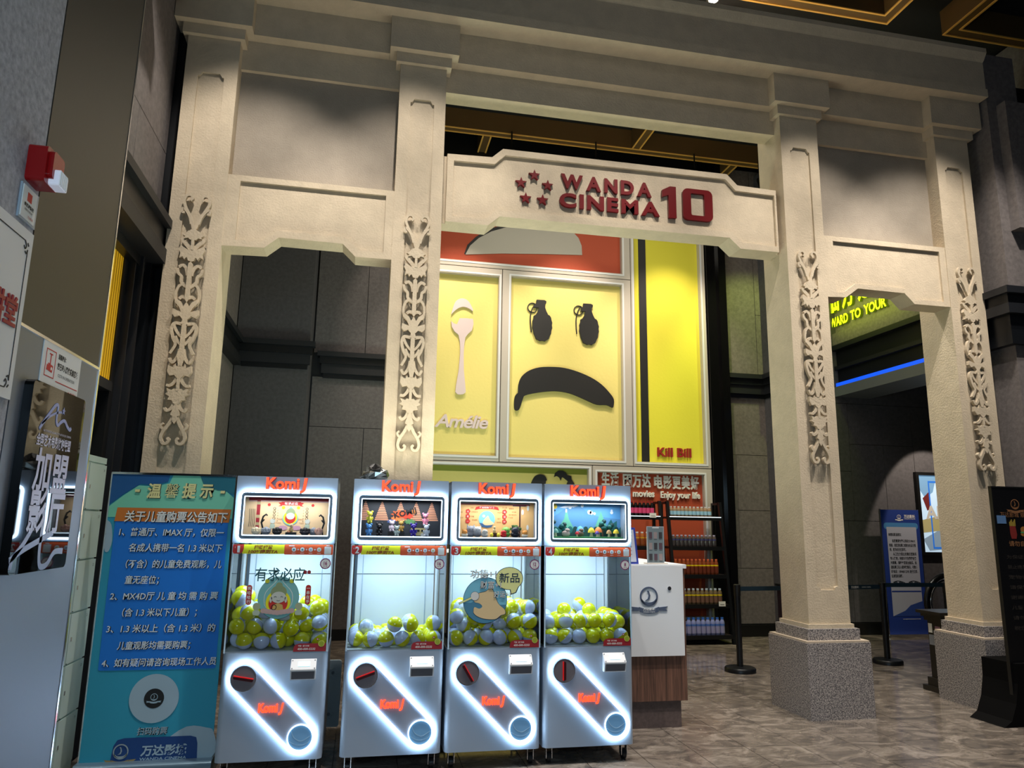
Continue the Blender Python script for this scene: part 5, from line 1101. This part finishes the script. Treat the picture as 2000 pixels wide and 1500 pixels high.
def bottle(label, group, r, h, body, cap, lab, neck=None, bodyglass=False):
    t = thing('bottle', label, 'bottle', (0, 0, 0), group)
    b = MB(); b.lathe((0, 0, 0), [(r*.85, 0), (r, .008), (r, h*.70), (r*.88, h*.78), (r*.6, h*.87), (r*.52, h*.92)], body, 12); b.build('body', t, world=False, smooth_=True)
    b = MB(); b.lathe((0, 0, h*.9), [(r*.6, 0), (r*.6, h*.1)], cap, 12); b.build('cap', t, world=False)
    b = MB(); b.lathe((0, 0, h*(.2 if neck is None else .12)), [(r*1.02, 0), (r*1.02, h*.36)], lab, 12); b.build('label_sleeve', t, world=False)
    if neck: b = MB(); b.lathe((0, 0, h*.55), [(r*1.02, 0), (r*1.0, h*.08), (r*.8, h*.2)], neck, 12); b.build('neck_sleeve', t, world=False)
    return t
def bm(n, c, r=.2): return mat('drink_'+n, c, r, coat=.2)
rows = [
 (4, 4.40, 5.00, 11, .03, .148, 'pale blue labelled bottle on the nearer top shelf', bm('amber', (.60, .50, .40)), bm('white', (.90, .90, .92)), bm('paleblue', (.62, .80, .90)), None),
 (3, 4.40, 5.03, 11, .03, .165, 'lilac capped coffee bottle on the second shelf', bm('coffee', (.30, .27, .27)), bm('lilac', (.76, .74, .86)), bm('dark', (.26, .24, .25)), bm('navy', (.20, .24, .50))),
 (2, 4.40, 5.02, 11, .031, .215, 'orange capped tea bottle on the third shelf', bm('tea', (.50, .24, .12)), bm('orange', (.88, .45, .30)), bm('brown', (.42, .20, .14)), bm('yellow', (.88, .78, .12))),
 (1, 4.43, 5.03, 10, .031, .215, 'white capped olive tea bottle on the fourth shelf', bm('olive', (.42, .36, .26)), bm('bluewhite', (.78, .84, .90)), bm('rust', (.46, .34, .28)), bm('yellow', (.88, .78, .12))),
 (0, 4.45, 5.02, 9, .034, .235, 'blue capped water bottle on the bottom shelf', bm('water', (.52, .56, .76)), bm('blue', (.24, .46, .82)), bm('waterlabel', (.62, .62, .78)), bm('watertop', (.26, .44, .76))),
 (4, 3.74, 4.11, 7, .03, .21, 'pink labelled cola bottle on the far rack top shelf', bm('cola', (.08, .07, .08)), bm('redcap', (.62, .18, .18)), bm('pink', (.86, .30, .50)), None),
 (3, 3.70, 4.08, 6, .032, .2, 'amber tea bottle behind the leaflet frame', bm('ambertea', (.62, .36, .18)), bm('white', (.90, .90, .92)), bm('ambertea2', (.55, .30, .16)), bm('mustard', (.80, .62, .16)))]
for k, x0, x1, n_, r, h, lab, bo, ca, la, ne in rows:
    z = SH[k]; pr_ = bottle(lab, lab.split(' bottle')[0]+' bottles in a shelf row', r, h, bo, ca, la, ne)
    for i in range(n_):
        o = pr_ if i == 0 else copy_tree(pr_)
        o.location = (x0+(x1-x0)*i/(n_-1), ry(z)+.045, z)
        o['label'] = lab+', '+(('first', 'second', 'third', 'fourth', 'fifth', 'sixth', 'seventh', 'eighth', 'ninth', 'tenth', 'eleventh')[i])+' from left'
for x, z, nm in ((5.02, SH[1], 'fourth shelf of the nearer rack'), (4.09, SH[4], 'top shelf beside the cola bottles')):
    t = thing('price_card', 'small white price card on the '+nm, 'card', (x, ry(z)-.03, z)); b = MB(); b.box(-.05, .05, -.008, -.004, -.02, .045, WINK); b.build('card', t, world=False); b = MB(); b.rect(front(-.009), -.03, .03, .0, .006, 0, None, INK); b.build('print', t, world=False, fix=False)

# ================================================================== RIGHT SIDE
def stanchion(x, y, h, label):
    t = thing('stanchion', label, 'stanchion', (x, y, 0), 'black belt stanchions')
    b = MB(); b.lathe((0, 0, 0), [(.172, 0), (.172, .035), (.16, .05), (.05, .06)], BLACKM, 32); b.build('base', t, world=False, smooth_=True)
    b = MB(); b.lathe((0, 0, .05), [(.034, 0), (.034, h-.17)], BLACKM, 20); b.build('post', t, world=False, smooth_=True)
    b = MB(); b.lathe((0, 0, h-.125), [(.038, 0), (.038, .12), (.03, .125)], BLACK, 20); b.build('belt_head', t, world=False, smooth_=True); return t
SA = stanchion(4.28, 7.95, .95, 'stanchion nearest the drinks racks'); SB = stanchion(6.36, 8.19, .95, 'stanchion in front of the blue stand, seen through the right bay'); SC_ = stanchion(7.28, 8.2, .95, 'stanchion beside the escalator handrail')
BELT = mat('belt_blue', (.10, .20, .26), .5)
def belt(a, b_, z0, z1, label, txt=None):
    t = thing('barrier_belt', label, 'belt', ((a[0]+b_[0])/2, (a[1]+b_[1])/2, (z0+z1)/2))
    A, B = Vector((a[0], a[1], z0)), Vector((b_[0], b_[1], z1)); d = (B-A); L = d.length; d.normalize(); n = Vector((d.y, -d.x, 0)).normalized()
    if n.y > 0: n = -n
    f = Fr(A, d, (0, 0, 1), n); b = MB(); b.rect(f, .03, L-.03, -.025, .025, -.001, .001, BELT); b.build('strap', t)
    if txt:
        b = MB()
        for u in txt: b.text(f, '万达影城', u, -.012, .03, WINK, w=.002, width=.12, bold=.02); b.text(f, 'WANDA CINEMA', u+.16, -.008, .02, WINK, w=.002, width=.14)
        b.build('printing', t, fix=False)
belt((4.28, 7.95), (6.36, 8.19), .90, .90, 'blue belt running behind the third column to the middle stanchion', (.75, 1.62))
belt((6.36, 8.19), (7.28, 8.2), .92, .92, 'black belt crossing in front of the blue stand')
belt((4.28, 7.95), (5.95, 9.9), .90, .74, 'slack belt falling away behind the first stanchion')
# dark bag-like machine behind column three
t = thing('queue_box', 'dark maroon box between the third column and the back wall', 'box', (6.05, 9.6, 0)); b = MB(); b.box(5.9, 6.3, 9.5, 9.8, 0, .78, mat('maroon_box', (.16, .10, .14), .5)); b.build('body', t); b = MB(); b.box(5.88, 6.32, 9.48, 9.82, .78, .81, BLACK); b.build('lid', t)
# blue stand
SY = 10.12
t = thing('glasses_notice_stand', 'blue roll-up stand about 3D glasses against the back wall', 'banner', (8.27, SY, 0))
x0, x1 = q(1719, 996, SY)[0], q(1795, 996, SY)[0]-.02
b = MB(); b.box(x0, x1, SY, SY+.02, .03, 1.90, pm('stand_blue', (.07, .20, .52))); b.build('sheet', t)
b = MB(); b.box(x0-.012, x0, SY-.004, SY+.024, .02, 1.91, CHROME); b.box(x1, x1+.012, SY-.004, SY+.024, .02, 1.91, CHROME); b.box(x0-.01, x1+.01, SY-.05, SY+.06, 0, .04, CHROME); b.build('frame', t)
f = front(SY); S = lambda x, y: q(1710+x/5.558, 980+y/5.558, SY)
b = MB(); wx = x1-x0
b.poly(f, rrect(x0+.04, x1-.03, 1.60, 1.70, .045), .001, None, pm('stand_sky', (.25, .50, .72))); b.rect(f, x0+.085, x1-.065, .30, 1.635, .002, None, pm('stand_paper', (.66, .68, .74)))
b.poly(f, [(x0+.085, .30), (x1-.065, .30), (x1-.065, .52), (x0+.4, .46), (x0+.3, .38)], .0024, None, pm('stand_blue2', (.14, .26, .55)))
u, v = S(252, 165); emblem(b, f, u, v, .035, WINK, WINK, .003); b.text(f, '万达影城', u+.09, v-.01, .055, WINK, w=.003, width=.2, bold=.02); b.text(f, 'WANDA CINEMA', u+.09, v-.035, .02, WINK, w=.003, width=.2); b.build('printed_shapes', t, fix=False)
b = MB()
for k, (s, xa, xb) in enumerate((('亲爱的影迷朋友：', 0, .5), ('如您需要免费公用的3D/IMAX', .12, 1), ('眼镜，请您至检票口或前台处登记领', 0, 1), ('用，散场后归还即可。', 0, .62), ('从卫生方面出发建议您购买', .12, 1), ('专人使用，另影城不免费提供夹', 0, .98), ('片眼镜，请移步至前台购买。如', 0, .98), ('遇检票口无人或特殊情况，可致值', 0, 1), ('班电话：18948012595 进行反馈，', 0, 1), ('感谢您的谅解。', 0, .42))):
    ww = wx-.15-.06; b.text(f, s, x0+.11+xa*ww, 1.50-.066*k-(.03 if k else 0), .05, INK, w=.003, width=ww*(xb-xa), bold=.02)
b.build('lettering', t, fix=False)
b = MB()
for uu_ in (.13, .40):
    for du in (0, .09): b.disc(f, x0+uu_+.04+du, .785, .04, .003, None, pm('lens_grey', (.22, .26, .30)), 16, .028)
    b.ribbon(f, [(x0+uu_, .80), (x0+uu_+.08, .82), (x0+uu_+.18, .80), (x0+uu_+.22, .775)], .010, .003, .004, INK)
b.rect(f, x0+.09, x1-.07, .655, .675, .003, None, pm('stand_blue', (.07, .20, .52))); b.rect(f, x0+.25, x1-.12, .255, .26, .003, None, WINK); b.build('glasses_picture', t, fix=False)
# lit wall poster
t = thing('wall_lightbox', 'lit film lightbox in a black frame on the wall behind the last column', 'lightbox', (9.4, 10.36, 1.87))
f = front(10.378); b = MB(); b.poly(f, [[(8.80, 1.20), (10.1, 1.20), (10.1, 2.52), (8.80, 2.52)], [(8.85, 1.25), (10.05, 1.25), (10.05, 2.47), (8.85, 2.47)]], 0, .06, BLACK); b.build('frame', t)
def em_(n, c, s=.75): return mat('lightbox_'+n, c, .6, em=(c, s))
b = MB(); b.rect(f, 8.85, 10.05, 1.25, 2.47, 0, .04, em_('pale', (.70, .80, .88)))
g = front(10.338); b.poly(g, [(8.85, 2.47), (9.2, 2.47), (9.1, 2.2), (8.95, 2.1), (8.85, 2.25)], .001, None, em_('steel', (.40, .55, .68))); b.poly(g, [(8.9, 2.1), (9.02, 2.2), (9.05, 1.95), (8.97, 1.9)], .002, None, em_('darkred', (.40, .12, .12), .4)); b.poly(g, [(8.85, 1.75), (9.3, 1.85), (9.3, 1.6), (8.85, 1.55)], .002, None, em_('sand', (.62, .58, .40), .5)); b.poly(g, [(8.85, 1.45), (9.2, 1.62), (9.3, 1.3), (8.95, 1.27)], .0015, None, em_('grey', (.45, .52, .58)))
b.poly(g, [[(9.02, 1.3), (9.9, 1.3), (9.9, 2.38), (9.02, 2.38)], [(9.045, 1.33), (9.88, 1.33), (9.88, 2.35), (9.045, 2.35)]], .003, None, em_('blue', (.12, .38, .72)))
b.text(g, 'AN', 8.93, 1.78, .28, WINK, w=.005, bold=.04); b.build('picture', t, fix=False)
# escalator handrail loop
t = thing('escalator_newel', 'black escalator handrail loop with glass beside the last column', 'escalator', (7.6, 8.5, .6))
cx_, cz_, r_ = 7.60, .66, .36
b = MB(); b.tube([(cx_+1.4, 8.5, cz_+r_)]+[(cx_+r_*math.cos(PI/2+PI*k/20), 8.5, cz_+r_*math.sin(PI/2+PI*k/20)) for k in range(21)]+[(cx_+1.4, 8.5, cz_-r_)], .035, mat('rubber_black', (.06, .06, .065), .3), 12); b.build('handrail', t, smooth_=True)
b = MB(); b.tube([(cx_+1.4, 8.5, cz_+r_-.06)]+[(cx_+(r_-.06)*math.cos(PI/2+PI*k/20), 8.5, cz_+(r_-.06)*math.sin(PI/2+PI*k/20)) for k in range(21)]+[(cx_+1.4, 8.5, cz_-r_+.06)], .018, CHROME, 10); b.build('guide_rail', t, smooth_=True)
b = MB(); b.poly(front(8.51), [(cx_+1.4, cz_+r_-.08)]+[(cx_+(r_-.08)*math.cos(PI/2+PI*k/20), cz_+(r_-.08)*math.sin(PI/2+PI*k/20)) for k in range(21)]+[(cx_+1.4, cz_-r_+.08)], -.005, .005, GLASS); b.build('glass_balustrade', t)
b = MB(); b.box(7.5, 9.5, 8.38, 8.62, 0, .34, BLACKM); b.build('skirt', t)
# ticket desk
TZ = q(1800, 1192, 6.75)
t = thing('ticket_podium', 'dark moulded podium with small notices behind the last column', 'podium', (5.95, 6.95, 0))
DW = mat('podium_dark', (.085, .075, .075), .35)
b = MB(); h = TZ[1]
for x_, z0, z1 in ((.0, h-.03, h), (.03, h-.06, h-.03), (.05, h-.10, h-.06)): b.box(5.70+x_, 6.2-x_, 6.53+x_, 6.86-x_, z0, z1, DW)
b.build('top_moulding', t)
b = MB(); b.box(5.78, 6.16, 6.60, 6.80, .12, h-.10, DW); b.build('body', t)
b = MB(); b.box(5.76, 6.18, 6.57, 6.84, .05, .13, DW); b.box(5.73, 6.2, 6.54, 6.88, 0, .05, DW); b.build('plinth', t)
f2 = facenx(5.78); b = MB()
b.rect(f2, -6.79, -6.74, h-.22, h-.13, 0, .003, WINK); b.rect(f2, -6.79, -6.72, h-.34, h-.24, 0, .003, pm('note_grey', (.5, .52, .56))); b.rect(f2, -6.70, -6.63, h-.20, h-.15, 0, .003, pm('note_pink', (.6, .45, .52))); b.rect(f2, -6.72, -6.63, .16, .22, 0, .003, WINK); b.build('notices', t)
# black board at the right edge
t = thing('snack_menu_board', 'tall black menu board with faint orange print at the right edge', 'board', (5.9, 5.5, 0))
MY = 5.52; x0 = q(1936, 952, MY)[0]; zt = q(1936, 952, MY)[1]
MB_ = mat('menu_black', (.05, .05, .055), .3)
b = MB(); b.box(x0, x0+.62, MY, MY+.025, .2, zt, MB_); b.build('board', t)
b = MB(); b.box(x0-.006, x0, MY-.004, MY+.03, .2, zt+.004, BLACK); b.box(x0-.006, x0+.626, MY-.004, MY+.03, zt, zt+.012, BLACK); b.build('frame', t)
b = MB(); f = front(MY+.10)
zz = [(0, .62), (.03, .40), (.12, .24), (.22, .12), (.34, .03)]
prof = [(x0+.02, .50), (x0+.015, .34), (x0-.02, .18), (x0-.08, .05), (x0-.16, 0), (x0+.80, 0), (x0+.70, .06), (x0+.64, .2), (x0+.62, .5)]
b.poly(f, prof, -.22, .14, mat('foot_black', (.02, .02, .022), .9, spec=.1)); b.build('curved_foot', t)
f = front(MY); b = MB(); u, v = q(1978, 985, MY); OR = pm('menu_orange', (.55, .38, .24)); emblem(b, f, u+.02, v+.0, .045, OR, OR, .002); b.text(f, '万达影城 观影须知', x0+.06, v-.11, .05, OR, w=.002, width=.4); b.text(f, '请勿自带外食', x0+.12, v-.36, .05, OR, w=.002, width=.35, bold=.01)
b.poly(f, [(x0+.145, v-.19), (x0+.205, v-.19), (x0+.215, v-.26), (x0+.205, v-.30), (x0+.155, v-.30), (x0+.145, v-.26)], .002, None, pm('fries_red', (.50, .14, .12)))
for k in range(6): b.rect(f, x0+.145+.011*k, x0+.153+.011*k, v-.19, v-.155+.012*(k % 3), .0022, None, pm('fries_yellow', (.68, .58, .22)))
b.disc(f, x0+.29, v-.22, .035, .002, None, pm('burger_tan', (.62, .42, .18)), 18, .028); b.disc(f, x0+.29, v-.26, .037, .002, None, pm('burger_tan', (.62, .42, .18)), 18, .018); b.rect(f, x0+.253, x0+.327, v-.25, v-.238, .003, None, GRS)
for k in range(8): b.text(f, ('为保证观影环境', '禁止携带气味食品', '宠物请勿入内', '请保管好物品', '谢谢您的配合', '儿童须成人陪同', '请勿拍照录像', '祝您观影愉快')[k], x0+.08, v-.47-.085*k, .036, pm('menu_dim', (.22, .20, .18)), w=.002, width=.4)
b.rect(f, x0+.02, x0+.115, v-.17, v-.10, .003, None, pm('menu_blue_note', (.35, .50, .68))); b.build('printing', t, fix=False)
# ceiling spotlight fittings
for x, y in ((3.45, 6.39), (5.2, 4.6), (1.6, 3.6)):
    t = thing('ceiling_spotlight', 'round recessed ceiling spotlight above the %s' % ('gateway cornice' if y > 6 else 'lobby right of centre' if x > 4 else 'lobby centre'), 'lamp', (x, y, 7.2))
    b = MB(); b.lathe((0, 0, 0), [(.07, 0), (.075, .4)], BLACK, 20); b.build('can', t, world=False, smooth_=True); b = MB(); b.lathe((0, 0, -.004), [(.05, 0), (.05, .003)], mat('bulb', (1, 1, 1), .5, em=((1, .97, .9), 12)), 20); b.build('lamp_face', t, world=False)
for x in (1.9, 3.2, 4.8, 5.9):
    t = thing('track_head', 'small black track spotlight on the rail behind the gateway, %s' % {1.9: 'leftmost', 3.2: 'second from left', 4.8: 'third from left', 5.9: 'rightmost'}[x], 'lamp', (x, 9.7, 7.0), 'track spotlights behind the gateway')
    b = MB(); b.cyl((0, 0, 0), (0, -.06, -.16), .045, BLACK, 14); b.build('can', t, world=False, smooth_=True); b = MB(); b.cyl((0, 0, 0), (0, 0, .3), .012, BLACK, 8); b.build('stem', t, world=False)
